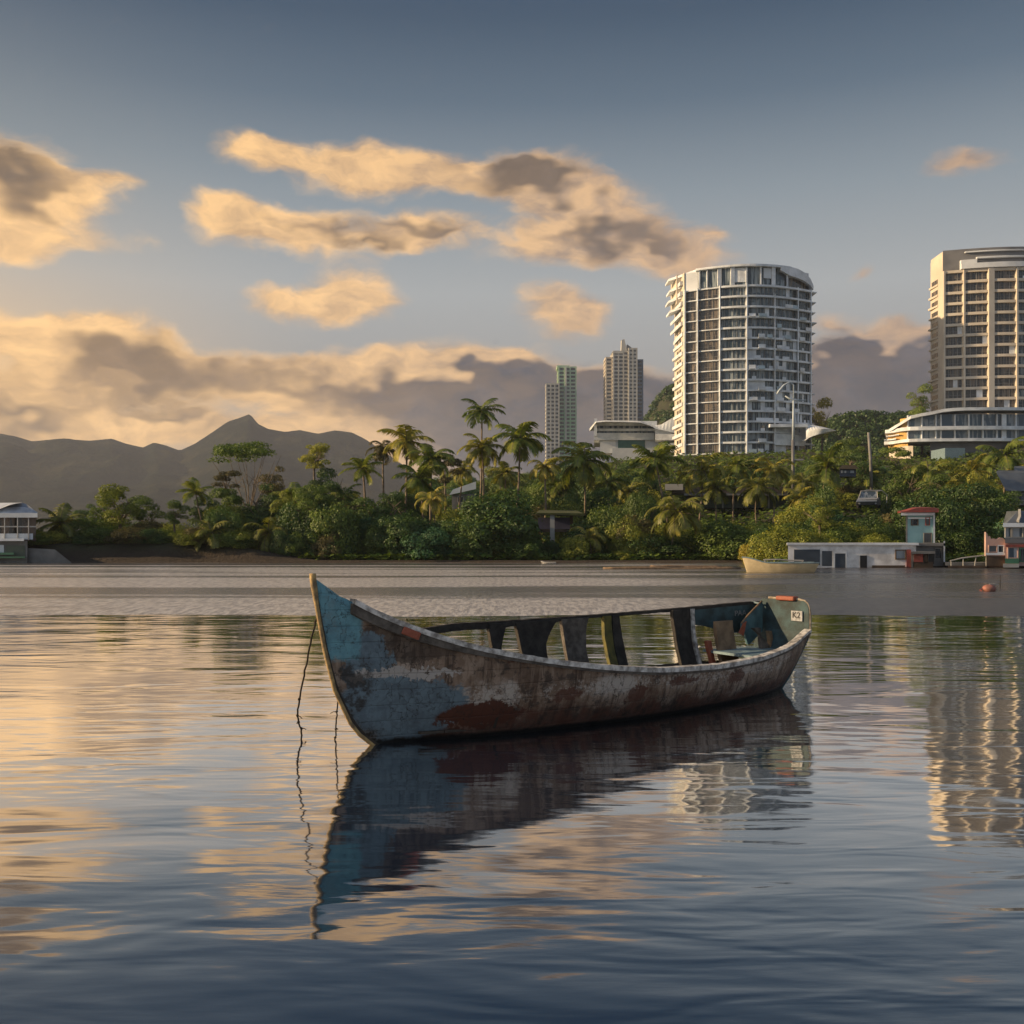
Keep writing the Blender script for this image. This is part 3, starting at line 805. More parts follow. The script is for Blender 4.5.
m_wall = mat('white_render', (.66, .69, .72), .75, scale=.12, color2=(.46, .49, .52), detail=9)
m_slab = mat('white_slab_edge', (.74, .78, .82), .7, scale=.35, color2=(.48, .51, .54), detail=9)
m_pale_ = mat('pale_blue_balcony', (.40, .50, .56), .4, scale=.5)
m_cream = mat('cream_render', (.62, .55, .45), .75, scale=.15, color2=(.50, .44, .36), detail=9)
m_metal = mat('grey_metal_cladding', (.17, .17, .175), .45, scale=.2, color2=(.11, .11, .115))
m_frame = mat('window_frame_grey', (.30, .30, .29), .6, scale=1)
m_fdark = mat('window_frame_dark', (.06, .06, .06), .6, scale=1)
g_blue = glass_mat('bluish_tower_glass', (.022, .040, .052), (.22, .26, .28), 1.6, 1)
g_brown = glass_mat('smoked_tower_glass', (.030, .026, .022), (.13, .105, .08), 1.6, 5)
g_pod = glass_mat('podium_glass', (.05, .085, .12), (.22, .25, .27), 1.2, 9)
g_teal = glass_mat('clear_blue_glass', (.06, .12, .17), (.28, .34, .38), 1.2, 13)


def arc_pt(px, d, bulge, a, c, depth=0.0):
    """point on a shallow bow between columns a and c; depth>0 pushes inwards"""
    t = (px - a) / (c - a)
    y = d - bulge * math.sin(math.pi * max(0, min(1, t))) + depth
    return Vector((XX(px, d), y, 0))


def arc_band(b, px0, px1, z0, z1, d, bulge, a, c, out, thick, n=None):
    """curved solid strip following the bow"""
    n = n or max(1, int(abs(px1 - px0) / 6))
    for k in range(n):
        pa = lerp(px0, px1, k / n); pb = lerp(px0, px1, (k + 1) / n)
        A, B_ = arc_pt(pa, d, bulge, a, c, -out), arc_pt(pb, d, bulge, a, c, -out)
        C_, D_ = arc_pt(pb, d, bulge, a, c, -out + thick), arc_pt(pa, d, bulge, a, c, -out + thick)
        if thick > 5: C_.x *= 1 + thick / d; D_.x *= 1 + thick / d
        b.hexa([(p.x, p.y, z0) for p in (A, B_, C_, D_)], [(p.x, p.y, z1) for p in (A, B_, C_, D_)])


def window_mesh(name, px0, px1, z0, z1, d, bulge, a, c, glass, frame, parent, nm=3, infill=0.0, seed=0):
    b = MB(); b.cur = 0
    arc_band(b, px0, px1, z0, z1, d, bulge, a, c, -.45, .12, n=2)
    b.cur = 1
    rnd = random.Random(seed)
    for k in range(nm + 1):
        p = lerp(px0 + .25, px1 - .25, k / nm); A = arc_pt(p, d, bulge, a, c, .38)
        b.box(A.x - .05, A.x + .05, A.y - .04, A.y + .08, z0, z1)
    A, B_ = arc_pt(px0, d, bulge, a, c, .38), arc_pt(px1, d, bulge, a, c, .38)
    zr = z0 + (z1 - z0) * .36
    b.hexa([(A.x, A.y - .03, zr), (B_.x, B_.y - .03, zr), (B_.x, B_.y + .05, zr), (A.x, A.y + .05, zr)], [(A.x, A.y - .03, zr + .04), (B_.x, B_.y - .03, zr + .04), (B_.x, B_.y + .05, zr + .04), (A.x, A.y + .05, zr + .04)])
    if infill:
        b.cur = 2
        for k in range(nm):
            if rnd.random() < infill:
                pa = lerp(px0, px1, k / nm); pb = lerp(px0, px1, (k + 1) / nm)
                arc_band(b, pa, pb, z0, z1 if rnd.random() < .6 else zr, d, bulge, a, c, -.30, .2, n=1)
    return b.build(name, [glass, frame, m_slab], parent)

# --- the white tower on the hill
D1 = 270.0; A1, C1, BU = 684, 811, 6.5
zt, zb = ZZ(292, D1), ZZ(455, D1); NF = 16; fh = (zt - zb) / NF
tw = thing('apartment_tower', 'tall white curved apartment tower with stacked balconies, in the middle of the hill', 'building', (XX(745, D1), D1 + 8, zb))
kids = []
def K(o, root=None): kids.append(o); return o
b = MB()
core = [arc_pt(p, D1, BU, A1, C1, .7) for p in (685, 700, 716, 741, 769, 795, 809)]
core += [Vector((XX(806, D1 + 20), D1 + 20, 0)), Vector((XX(677, D1 + 20), D1 + 20, 0))]
b.prism(core, ZZ(470, D1), ZZ(273, D1))
K(b.build('wall', m_wall))
for k in range(NF + 1):
    z = zb + k * fh
    b = MB(); arc_band(b, 716, 811, z - .20, z + .30, D1, BU, A1, C1, .35 if k < NF - 3 else .6, 1.3, n=20); arc_band(b, 684, 716, z - .10, z + .16, D1, BU, A1, C1, .12, 1.1, n=5)
    K(b.build('floor_slab', m_slab))
rnd = random.Random(3)
for i, p in enumerate((684.6, 696, 716, 741, 769, 795, 810.4)):
    b = MB(); A = arc_pt(p, D1, BU, A1, C1, -.45)
    w = .11 if i not in (0, 3) else .18
    b.box(A.x - w, A.x + w, A.y - .25, A.y + 1.0, ZZ(472 if i in (3, 4) else 462, D1), zt + (.5 if i != 4 else -2))
    K(b.build('column', m_slab))
for k in range(NF):
    z0, z1 = zb + k * fh + (.30 if True else 0), zb + (k + 1) * fh - .20
    for i, (pa, pb) in enumerate(((685.5, 695), (697, 715), (717, 740), (742, 768), (770, 794), (796, 809.5))):
        if i < 3: g, inf, nm = (g_brown if i < 2 else g_blue), 0.0, (2, 4, 6)[i]
        else: g, inf, nm = g_blue, (.34, .5, .25)[i - 3] if k < 12 else .12, 6
        K(window_mesh('window', pa, pb, z0, z1, D1, BU, A1, C1, g, m_frame, None, nm, inf, k * 7 + i))
for k in range(NF - 1):
    for pa in (743, 752, 761, 771, 780, 788, 797, 804):
        if rnd.random() < .30:
            z = zb + k * fh; wd = rnd.uniform(5, 9); b = MB(); pc = min(810, pa + wd)
            arc_band(b, pa, pc, z + .28, z + rnd.uniform(.9, 1.15), D1, BU, A1, C1, rnd.uniform(.5, .9), .12, n=1)
            arc_band(b, pa, pc, z + .05, z + .22, D1, BU, A1, C1, .92, .5, n=1)
            K(b.build('balcony', m_slab if rnd.random() < .6 else m_pale_))
# west wall, sunlit, with a ragged edge of balcony fins
def wp(px, d, z): return Vector((XX(px, d), d, z))
WL = [(684.5, D1 + .4), (676, D1 + 14)]
b = MB(); p0, p1 = wp(684.2, D1 + .3, 0), wp(674.5, D1 + 13, 0)
b.prism([p0, p0 + Vector((.5, .9, 0)), p1 + Vector((.6, .9, 0)), p1], ZZ(452, D1), ZZ(272, D1))
K(b.build('side_wall', m_cream))
for k in range(NF + 2):
    z = zb + (k + .5) * fh
    if z > ZZ(276, D1): break
    # small openings along the west wall, slightly proud dark recess frames
    b = MB(); b.cur = 0
    dirv = (p1 - p0).normalized(); nv = Vector((-dirv.y, dirv.x, 0)); nv = nv if nv.x < 0 else -nv
    for t0, t1 in ((.30, .48), (.56, .74)):
        a_ = p0.lerp(p1, t0) + nv * .01; c_ = p0.lerp(p1, t1) + nv * .01
        b.hexa([(a_ + Vector((0, 0, z - .55))), (c_ + Vector((0, 0, z - .55))), (c_ + nv * .05 + Vector((0, 0, z - .55))), (a_ + nv * .05 + Vector((0, 0, z - .55)))],
               [(a_ + Vector((0, 0, z + .5))), (c_ + Vector((0, 0, z + .5))), (c_ + nv * .05 + Vector((0, 0, z + .5))), (a_ + nv * .05 + Vector((0, 0, z + .5)))])
    K(b.build('side_window', g_brown))
    b = MB(); z_ = zb + k * fh; ou = .5 + .4 * rnd.random() + (.8 if k > NF - 4 else 0)
    a_, c_ = p0.lerp(p1, .12), p0.lerp(p1, .95)
    tilt = .0 if k < NF - 4 else .9
    lo = [a_, a_ + nv * ou * .5, c_ + nv * ou, c_]
    b.hexa([p + Vector((0, 0, z_ - .3)) for p in lo[:1]] + [lo[1] + Vector((0, 0, z_ - .2 - tilt * .3)), lo[2] + Vector((0, 0, z_ - .2 - tilt)), lo[3] + Vector((0, 0, z_ - .3))],
           [lo[0] + Vector((0, 0, z_ + .75)), lo[1] + Vector((0, 0, z_ + .8 - tilt * .3)), lo[2] + Vector((0, 0, z_ + .55 - tilt)), lo[3] + Vector((0, 0, z_ + .75))])
    K(b.build('side_balcony', m_slab))
# east end: short balcony lips, uneven
for k in range(NF + 1):
    z = zb + k * fh; b = MB(); ou = .5 + 1.3 * rnd.random() + (.8 if k > NF - 4 else 0)
    A = arc_pt(811, D1, BU, A1, C1, 0)
    b.hexa([A + Vector((-1.5, -.5, z - .12)), A + Vector((ou, .6, z - .05)), A + Vector((ou, 7, z - .05)), A + Vector((-1.5, 8, z - .12))],
           [A + Vector((-1.5, -.5, z + .25)), A + Vector((ou, .6, z + .12)), A + Vector((ou, 7, z + .12)), A + Vector((-1.5, 8, z + .25))])
    K(b.build('end_balcony', m_slab))
# top storeys: set-back penthouse, flat roof plates, rounded cap on the right
b = MB(); arc_band(b, 697, 784, ZZ(292, D1) + .6, ZZ(273, D1), D1, BU, A1, C1, -.55, .2); K(b.build('penthouse_glazing', g_blue))
for p in (698, 705, 716, 728, 741, 755, 768, 783):
    b = MB(); A = arc_pt(p, D1, BU, A1, C1, -.05); w = .16 if p not in (716, 728, 768) else .5
    b.box(A.x - w, A.x + w, A.y - .1, A.y + .6, zt + .5, ZZ(272.5, D1)); K(b.build('penthouse_post', m_slab))
b = MB(); arc_band(b, 728, 742, zt + 1.2, zt + 4.9, D1, BU, A1, C1, -.2, .3); K(b.build('penthouse_panel', m_slab))
b = MB(); arc_band(b, 758, 766, zt + 2.2, zt + 4.9, D1, BU, A1, C1, -.2, .3); K(b.build('penthouse_panel', m_wall))
b = MB(); arc_band(b, 694, 786, ZZ(273, D1), ZZ(271, D1), D1, BU, A1, C1, .8, 18); K(b.build('roof', m_slab))
b = MB(); rows = []
for px, zt2, zb2 in ((775, 271.5, 276), (785, 271.2, 280), (795, 272.5, 281.5), (803, 275, 283.5), (809, 279.5, 286.5), (813, 286, 290)):
    A = arc_pt(px, D1, BU, A1, C1, -.9) if px <= 811 else arc_pt(811, D1, BU, A1, C1, -.6) + Vector((.5, 0, 0))
    rows.append([(A.x, A.y, ZZ(zb2, D1)), (A.x, A.y, ZZ(zt2, D1)), (A.x, A.y + 17, ZZ(zt2, D1)), (A.x, A.y + 17, ZZ(zb2, D1)), (A.x, A.y, ZZ(zb2, D1))])
b.grid(rows); b.poly(rows[0][:4]); b.poly(list(reversed(rows[-1][:4]))); K(b.build('roof_cap', m_slab))
b = MB(); arc_band(b, 786, 809, zt + .5, ZZ(281, D1), D1, BU, A1, C1, -.6, .2); K(b.build('penthouse_glazing', g_brown))
for j, (px0, px1, py, tilt) in enumerate(((672, 700, 270, 1.0), (673, 699, 280, 1.4), (672, 702, 290, 1.6), (673, 704, 299, 2.0))):
    b = MB(); zc = ZZ(py, D1); x0, x1 = XX(px0, D1), XX(px1, D1)
    b.hexa([(x0, D1 + 6, zc - .5 - tilt), (x1, D1 - .9 - j * .1, zc - .35), (x1, D1 + 4, zc - .35), (x0, D1 + 12, zc - .5 - tilt)],
           [(x0, D1 + 6, zc + .1 - tilt), (x1, D1 - .9 - j * .1, zc + .35), (x1, D1 + 4, zc + .35), (x0, D1 + 12, zc + .1 - tilt)])
    K(b.build('roof_wing', m_slab))
b = MB(); x0, x1 = XX(676, D1), XX(696, D1)
b.box(x0 + .8, x1, D1 + 4, D1 + 14, ZZ(300, D1), ZZ(271, D1)); K(b.build('corner_block', m_cream))
# ground floors and entrance shell
b = MB(); arc_band(b, 700, 800, ZZ(468, D1), zb - .5, D1, BU, A1, C1, .1, 1.0); K(b.build('base_wall', m_wall))
b = MB(); arc_band(b, 768, 802, ZZ(447, D1), ZZ(436, D1), D1, BU, A1, C1, .9, .5); K(b.build('entrance_panel', m_slab))
b = MB(); rows = []
for k in range(13):
    t = k / 12.0; px = lerp(806, 836, t); top = lerp(424.5, 430, t ** 2); bot = lerp(440, 430.6, t ** .6)
    rows.append([(XX(px, 262), 262 - 2 * math.sin(t * 3.14), ZZ(bot, 262)), (XX(px, 262), 262 - 2.5 * math.sin(t * 3.14), ZZ((top + bot) / 2, 262)), (XX(px, 262), 263, ZZ(top, 262)), (XX(px, 262), 268, ZZ(top, 262)), (XX(px, 262), 267, ZZ(bot, 262)), (XX(px, 262), 262 - 2 * math.sin(t * 3.14), ZZ(bot, 262))])
b.grid(rows); K(b.build('shell_canopy', m_slab, smooth=False))
b = MB(); b.box(XX(770, 262), XX(808, 262), 262, 266, ZZ(427, 262), ZZ(424, 262)); K(b.build('canopy_beam', m_slab))
fixed_parent(kids, tw)

# --- cream tower on the right
kids = []; D2 = 270.0; A2, C2 = 943, 1085
tw2 = thing('apartment_tower', 'cream sunlit apartment tower cut by the right edge, standing over a blue glazed podium', 'building', (XX(1010, D2), D2 + 8, ZZ(414, D2)))
zt, zb = ZZ(273, D2), ZZ(411, D2); NF = 13; fh = (zt - zb) / NF
b = MB(); pts = [arc_pt(p, D2, 4, A2, C2, .7) for p in (943.5, 961, 985, 1010, 1040, 1065, 1084)]
pts += [Vector((XX(1080, D2 + 22), D2 + 22, 0)), Vector((XX(934, D2 + 22), D2 + 22, 0))]
b.prism(pts, ZZ(470, D2), zt + .5); K(b.build('wall', m_cream))
for k in range(NF + 1):
    b = MB(); z = zb + k * fh; arc_band(b, 943, 1085, z - .28, z + .42, D2, 4, A2, C2, .3, 1.2); K(b.build('floor_slab', m_cream))
for p in (943.6, 961, 985, 1009, 1034, 1060, 1084):
    b = MB(); A = arc_pt(p, D2, 4, A2, C2, -.42); w = .22 if p != 985 else .75
    b.box(A.x - w, A.x + w, A.y - .2, A.y + 1.0, zb - 3, zt + .4); K(b.build('column', m_cream))
for k in range(NF):
    z0, z1 = zb + k * fh + .42, zb + (k + 1) * fh - .28
    for i, (pa, pb) in enumerate(((944.5, 960), (962, 983.5), (987.5, 1008), (1010, 1033), (1035, 1059), (1061, 1083))):
        K(window_mesh('window', pa, pb, z0, z1, D2, 4, A2, C2, g_brown if i != 3 else g_blue, m_frame, None, 4, .08, k + i))
q0, q1 = wp(943.3, D2 + .3, 0), wp(930.5, D2 + 9, 0)
b = MB(); b.prism([q0, q0 + Vector((.4, .9, 0)), q1 + Vector((.6, .9, 0)), q1], ZZ(420, D2), ZZ(254, D2)); K(b.build('side_wall', m_cream))
dirv = (q1 - q0).normalized(); nv = Vector((-dirv.y, dirv.x, 0)); nv = nv if nv.x < 0 else -nv
for k in range(NF):
    z = zb + (k + .55) * fh; b = MB()
    a_, c_ = q0.lerp(q1, .42) + nv * .01, q0.lerp(q1, .9) + nv * .01
    lo = [a_, a_ + nv * .05, c_ + nv * .05, c_]
    b.hexa([p + Vector((0, 0, z - .55)) for p in lo], [p + Vector((0, 0, z + .6)) for p in lo]); K(b.build('side_window', g_brown))
    b = MB(); a_, c_ = q0.lerp(q1, .40), q0.lerp(q1, 1.0); ou = .35 + .5 * rnd.random()
    lo = [a_, a_ + nv * .2, c_ + nv * ou, c_]
    b.hexa([p + Vector((0, 0, z - 1.25)) for p in lo], [p + Vector((0, 0, z - .75)) for p in lo]); K(b.build('side_balcony', m_cream))
b = MB(); arc_band(b, 943.2, 1085, zt + .5, ZZ(250.5, D2), D2, 4, A2, C2, -.3, 18, n=16); K(b.build('roof_storey', m_metal))
b = MB(); q0b = wp(943.3, D2 + .3, 0); b.prism([q0, q0 + Vector((6, 14, 0)), q1 + Vector((5.5, 10, 0)), q1 + Vector((.1, 0, 0))], ZZ(254, D2), ZZ(251, D2)); K(b.build('roof_edge', m_cream))
b = MB(); arc_band(b, 958, 1085, ZZ(271, D2), ZZ(266, D2), D2, 4, A2, C2, .9, 1.5); arc_band(b, 958, 972, ZZ(266.1, D2), ZZ(262, D2), D2, 4, A2, C2, .6, 1.0); K(b.build('terrace', m_wall))
b = MB(); arc_band(b, 962, 1085, ZZ(254.8, D2), ZZ(253.6, D2), D2, 4, A2, C2, .4, .6); arc_band(b, 972, 1085, ZZ(261.5, D2), ZZ(259.8, D2), D2, 4, A2, C2, .6, .8); K(b.build('cornice', m_wall))
fixed_parent(kids, tw2)

# --- podium building below it
kids = []; D3 = 252.0
pod = thing('podium_building', 'low curved two-storey building with blue glazing and yellow lit end below the cream tower', 'building', (XX(960, D3), D3 + 6, ZZ(455, D3)))
def pb_(px, out=0.0):   # plan curve: left prow juts forward then sweeps away
    t = (px - 885) / 200.0
    y = D3 + 7 * math.exp(-((px - 886) / 14.0) ** 2) - 3 * math.sin(math.pi * t) - out
    return Vector((XX(px, y), y, 0))
def pband(px0, px1, y0, y1, out, depth, n=14):
    b = MB()
    for k in range(n):
        A, B_ = pb_(lerp(px0, px1, k / n), out), pb_(lerp(px0, px1, (k + 1) / n), out)
        kx = 1 + depth / D3
        b.hexa([(A.x, A.y, ZZ(y1, D3)), (B_.x, B_.y, ZZ(y1, D3)), (B_.x * kx, B_.y + depth, ZZ(y1, D3)), (A.x * kx, A.y + depth, ZZ(y1, D3))],
               [(A.x, A.y, ZZ(y0, D3)), (B_.x, B_.y, ZZ(y0, D3)), (B_.x * kx, B_.y + depth, ZZ(y0, D3)), (A.x * kx, A.y + depth, ZZ(y0, D3))])
    return b
m_yel = mat('yellow_lit_wall', (.62, .40, .12), .7, scale=.5, color2=(.40, .24, .08))  # yellow of the low sun is put into the end walls' colour
K(pband(908, 1085, 415, 427.5, -.9, 12).build('glazing', g_pod)); K(pband(908, 1085, 431, 439.5, -.9, 12).build('glazing', g_pod))
K(pband(888, 908, 430, 446, -.6, 10, 6).build('end_wall', m_yel))
K(pband(900, 908, 418, 429.5, -.6, 9, 4).build('end_wall', m_yel))
K(pband(885, 1085, 427.5, 431, .9, 13, 24).build('floor_slab', m_slab)); K(pband(884, 1085, 439.5, 442.5, .9, 12, 24).build('floor_slab', m_slab))
K(pband(889, 913, 446, 460, -.3, 8, 5).build('base_wall', m_cream)); K(pband(930, 1085, 443, 470, -1.5, 8, 9).build('base_wall', m_metal))
K(pband(884, 896, 437, 438.4, 1.2, 6, 4).build('end_balcony', m_slab)); K(pband(886, 899, 433.4, 434.4, 1.1, 6, 4).build('end_balcony', m_slab))
b = MB(); rows = []
for k in range(19):
    t = k / 18.0; px = lerp(889, 1085, t); yt = interp(px, [(889, 427), (906, 419.5), (912, 416), (930, 413.5), (945, 410.5), (960, 409.5), (1085, 409)])
    A = pb_(px, 1.4); z = ZZ(yt, D3)
    rows.append([(A.x, A.y, z - .75), (A.x, A.y, z), (A.x * 1.055, A.y + 14, z + .9), (A.x * 1.055, A.y + 14, z + .1), (A.x, A.y, z - .75)])
b.grid(rows); b.poly(rows[0][:4]); b.poly(list(reversed(rows[-1][:4]))); K(b.build('roof', m_slab))
for px in (908, 922, 936, 941, 955, 969, 983, 997, 1004, 1016, 1030):
    for (y0, y1) in ((415.5, 427.4), (431.1, 439.4)):
        b = MB(); A = pb_(px, -.4); w = .14 if px != 1004 else .55
        b.box(A.x - w, A.x + w, A.y - .1, A.y + .4, ZZ(y1, D3), ZZ(y0, D3)); K(b.build('column', m_slab))
b = MB(); b.box(XX(945, 240), XX(965, 240), 240, 248, ZZ(462, 240), ZZ(448, 240)); K(b.build('lower_extension', m_lblue))
fixed_parent(kids, pod)

# --- the long white complex left of the white tower
kids = []; D4 = 300.0
cx_ = thing('terminal_building', 'long low white building with stacked bands and a swooping roof left of the white tower', 'building', (XX(640, D4), D4 + 8, ZZ(460, D4)))
def slab(px0, px1, y0, y1, d, depth, name, m, dy0=0, dy1=0):
    e = d + depth
    b = MB(); b.hexa([(XX(px0, d), d, ZZ(y1, d)), (XX(px1, d), d, ZZ(y1, d)), (XX(px1, e), e, ZZ(y1, d)), (XX(px0, e), e, ZZ(y1, d))],
                     [(XX(px0, d), d, ZZ(y0 + dy0, d)), (XX(px1, d), d, ZZ(y0 + dy1, d)), (XX(px1, e), e, ZZ(y0 + dy1, d)), (XX(px0, e), e, ZZ(y0 + dy0, d))])
    return K(b.build(name, m))
m_pale = mat('pale_panels', (.66, .69, .72), .6, scale=.3, color2=(.50, .54, .57))
slab(596, 655, 425, 437, D4, 22, 'wall', g_pod); slab(594, 657, 421, 425.5, D4 - 1, 24, 'floor_slab', m_slab); slab(594.5, 655, 428.5, 431, D4 - 1, 3, 'floor_slab', m_slab)
slab(594, 654, 433, 440, D4 - 1.5, 24, 'wall', m_pale); slab(594, 597, 418.5, 436, D4 - 2, 6, 'pier', m_slab)
slab(618, 645, 440, 448, D4 - 1, 8, 'glazing', mat('green_tinted_panel', (.035, .12, .11), .4)); slab(600, 619, 440, 453, D4 - .5, 8, 'wall', m_wall); slab(612, 656, 448, 463, D4 - 1, 8, 'wall', m_wall); slab(643, 660, 440, 463, D4 - .5, 8, 'wall', m_wall)
slab(655, 700, 434, 440, D4 - 12, 8, 'floor_slab', m_slab); slab(662, 700, 443, 452, D4 - 11, 4, 'wall', m_wall); slab(655, 672, 425, 434, D4 - 6, 10, 'wall', m_pale)
b = MB(); rows = []
for k in range(31):
    px = lerp(596, 700, k / 30.0)
    yt = interp(px, [(596, 421), (605, 420), (640, 420.5), (648, 423), (656, 425), (662, 424), (672, 418), (678, 415.5), (686, 414), (700, 414)])
    yb = yt + interp(px, [(596, 1.5), (650, 2), (662, 6), (675, 17), (700, 18)])
    rows.append([(XX(px, D4 - 8), D4 - 8, ZZ(yb, D4 - 8)), (XX(px, D4 - 8), D4 - 7, ZZ(yt, D4 - 8)), (XX(px, D4 - 8), D4 + 16, ZZ(yt, D4 - 8) + .4), (XX(px, D4 - 8), D4 + 16, ZZ(yb, D4 - 8))])
b.grid(rows); b.poly(rows[0]); b.poly(list(reversed(rows[-1]))); K(b.build('roof', m_pale, smooth=False))
fixed_parent(kids, cx_)

# --- two far skyscrapers
def grid_block(px0, px1, ytop, ybot, d, depth, wallm, glassm, pier_px, parent_list, floor=3.2, yshift=0.0, ratio=.42, side=True):
    x0, x1 = XX(px0, d), XX(px1, d); z0, z1 = ZZ(ybot, d), ZZ(ytop, d); d = d + yshift
    b = MB(); b.box(x0 + .3, x1 - .3, d + .6, d + depth, z0, z1 - .4); parent_list.append(b.build('glazing', glassm))
    b = MB(); n = int((z1 - z0) / floor)
    for k in range(n + 1):
        z = z0 + k * (z1 - z0) / n; b.box(x0, x1, d, d + depth + .3, z - floor * ratio / 2, z + floor * ratio / 2)
    parent_list.append(b.build('balcony_bands', wallm))
    b = MB(); m_ = max(1, int(round((x1 - x0) / pier_px)))
    for k in range(m_ + 1):
        x = lerp(x0 + .5, x1 - .5, k / m_); b.box(x - .55, x + .55, d - .25, d + .5, z0, z1 + .3)
    parent_list.append(b.build('piers', wallm))
m_greenish = mat('pale_green_facade', (.28, .48, .30), .7, scale=.06, color2=(.42, .50, .38))
m_farw = mat('far_white_facade', (.55, .53, .48), .7, scale=.05)
m_farb = mat('far_blue_facade', (.15, .20, .27), .6, scale=.05)
g_far = glass_mat('far_dark_glass', (.05, .055, .06), (.12, .12, .115), .5, 3)
kids = []; D5 = 850.0
s1_ = thing('skyscraper', 'slim far tower in two steps with greenish facade, left of the two distant towers', 'building', (XX(562, D5), D5 + 12, ZZ(455, D5)))
grid_block(546, 559.5, 384, 478, D5, 22, m_farw, g_far, 4.2, kids, ratio=.5)
grid_block(558.5, 577, 366, 478, D5, 26, m_greenish, g_far, 5.0, kids, yshift=6)
b = MB(); b.box(XX(557.5, D5), XX(570, D5), D5 + 9, D5 + 28, ZZ(366, D5), ZZ(363.5, D5)); kids.append(b.build('roof_parapet', m_greenish))
b = MB(); b.box(XX(565.5, D5), XX(567, D5), D5 + 5.2, D5 + 6, ZZ(450, D5), ZZ(366, D5)); kids.append(b.build('lit_fin', m_farw))
fixed_parent(kids, s1_)
kids = []
s2_ = thing('skyscraper', 'taller far white tower with a pointed crown and blue right flank', 'building', (XX(625, D5), D5 + 12, ZZ(440, D5)))
grid_block(606, 613, 357, 440, D5, 20, m_cream, g_far, 5.5, kids, yshift=4, ratio=.5)
grid_block(613, 629, 351.5, 440, D5, 24, m_farw, g_far, 4.5, kids)
grid_block(628, 637, 349.5, 440, D5, 20, m_farw, g_far, 4.0, kids, yshift=-3, ratio=.55)
grid_block(637, 644, 359, 440, D5, 22, m_farb, g_far, 5.5, kids, yshift=5, ratio=.4)
b = MB(); x = XX(623, D5); zc = ZZ(351, D5)
b.hexa([(x - 1.5, D5, zc), (x + 3.5, D5, zc), (x + 3.5, D5 + 6, zc), (x - 1.5, D5 + 6, zc)], [(x - 1.2, D5, ZZ(340, D5)), (x + 1.2, D5, ZZ(339, D5)), (x + 1.2, D5 + 6, ZZ(339, D5)), (x - 1.2, D5 + 6, ZZ(340, D5))]); kids.append(b.build('crown', m_farw))
b = MB(); b.hexa([(x + 3.5, D5 + 1, zc), (x + 9, D5 + 1, ZZ(350, D5)), (x + 9, D5 + 6, ZZ(350, D5)), (x + 3.5, D5 + 6, zc)], [(x + 3.6, D5 + 1, ZZ(344, D5)), (x + 9, D5 + 1, ZZ(348.8, D5)), (x + 9, D5 + 6, ZZ(348.8, D5)), (x + 3.6, D5 + 6, ZZ(344, D5))]); kids.append(b.build('crown_fin', m_metal))
b = MB(); b.box(XX(613, D5), XX(623, D5), D5 - .5, D5 + 20, ZZ(353.5, D5), ZZ(351, D5)); kids.append(b.build('roof_parapet', m_farw))
fixed_parent(kids, s2_)

# ------------------------------------------------------------------ buildings on the waterfront
m_blockw = mat('flaking_whitewash', (.84, .82, .80), .85, scale=1.2, color2=(.52, .50, .48), bump=.5, bscale=8, detail=9)
m_bluegrey = mat('blue_grey_door', (.045, .060, .080), .5, scale=2)
m_turq = mat('pale_turquoise_wall', (.26, .45, .47), .75, scale=.8, color2=(.19, .34, .36), detail=8)
m_redr = mat('faded_red_roof', (.30, .055, .04), .7, scale=1.2, color2=(.16, .05, .045))
m_pink = mat('flaking_pink_wall', (.50, .32, .27), .85, scale=1.0, color2=(.30, .22, .20), detail=9)
m_rust = mat('rusty_red_panel', (.32, .07, .055), .8, scale=2, color2=(.16, .05, .04))
m_wood = mat('old_brown_boards', (.10, .065, .04), .85, scale=1.5, color2=(.05, .035, .025))
m_green = mat('green_painted_panel', (.05, .16, .10), .6, scale=1)
m_greyw = mat('grey_concrete', (.22, .215, .205), .85, scale=.8, color2=(.13, .125, .12), detail=8)
m_sroof = mat('slate_blue_roof', (.115, .135, .165), .6, scale=.6, color2=(.08, .095, .12))
m_rail = mat('pale_rail', (.40, .39, .37), .6, scale=1)
g_dark = glass_mat('dark_window_glass', (.012, .016, .020), (.07, .08, .085), 2.0, 21)
g_house = glass_mat('house_window_glass', (.05, .07, .09), (.30, .33, .36), 2.5, 33)

def pbx(px0, px1, y0, y1, d, depth, name, m, parent_list, bevel=0.0, off=0.0):
    """box whose front face fills the given columns and rows at distance d"""
    b = MB(); y_, e = d + off, d + off + depth; zl, zh = ZZ(y1, d), ZZ(y0, d)
    xs = [XX(px0, d), XX(px1, d), XX(px1, e), XX(px0, e)]
    b.hexa([(xs[0], y_, zl), (xs[1], y_, zl), (xs[2], e, zl), (xs[3], e, zl)], [(xs[0], y_, zh), (xs[1], y_, zh), (xs[2], e, zh), (xs[3], e, zh)])
    o = b.build(name, m, bevel=bevel); parent_list.append(o); return o
def win(px0, px1, y0, y1, d, lst, glass=None, frame=None, proud=.05, fw=.07, name='window'):
    b = MB(); b.cur = 0; b.box(XX(px0, d), XX(px1, d), d - .02, d + .03, ZZ(y1, d), ZZ(y0, d)); b.cur = 1
    x0, x1, z0, z1 = XX(px0, d), XX(px1, d), ZZ(y1, d), ZZ(y0, d); y0_, y1_ = d - proud - .02, d + .02
    b.box(x0 - fw, x0, y0_, y1_, z0 - fw, z1 + fw); b.box(x1, x1 + fw, y0_, y1_, z0 - fw, z1 + fw)
    b.box(x0, x1, y0_, y1_, z1, z1 + fw); b.box(x0, x1, y0_, y1_, z0 - fw, z0)
    o = b.build(name, [glass or g_dark, frame or m_blockw]); lst.append(o); return o

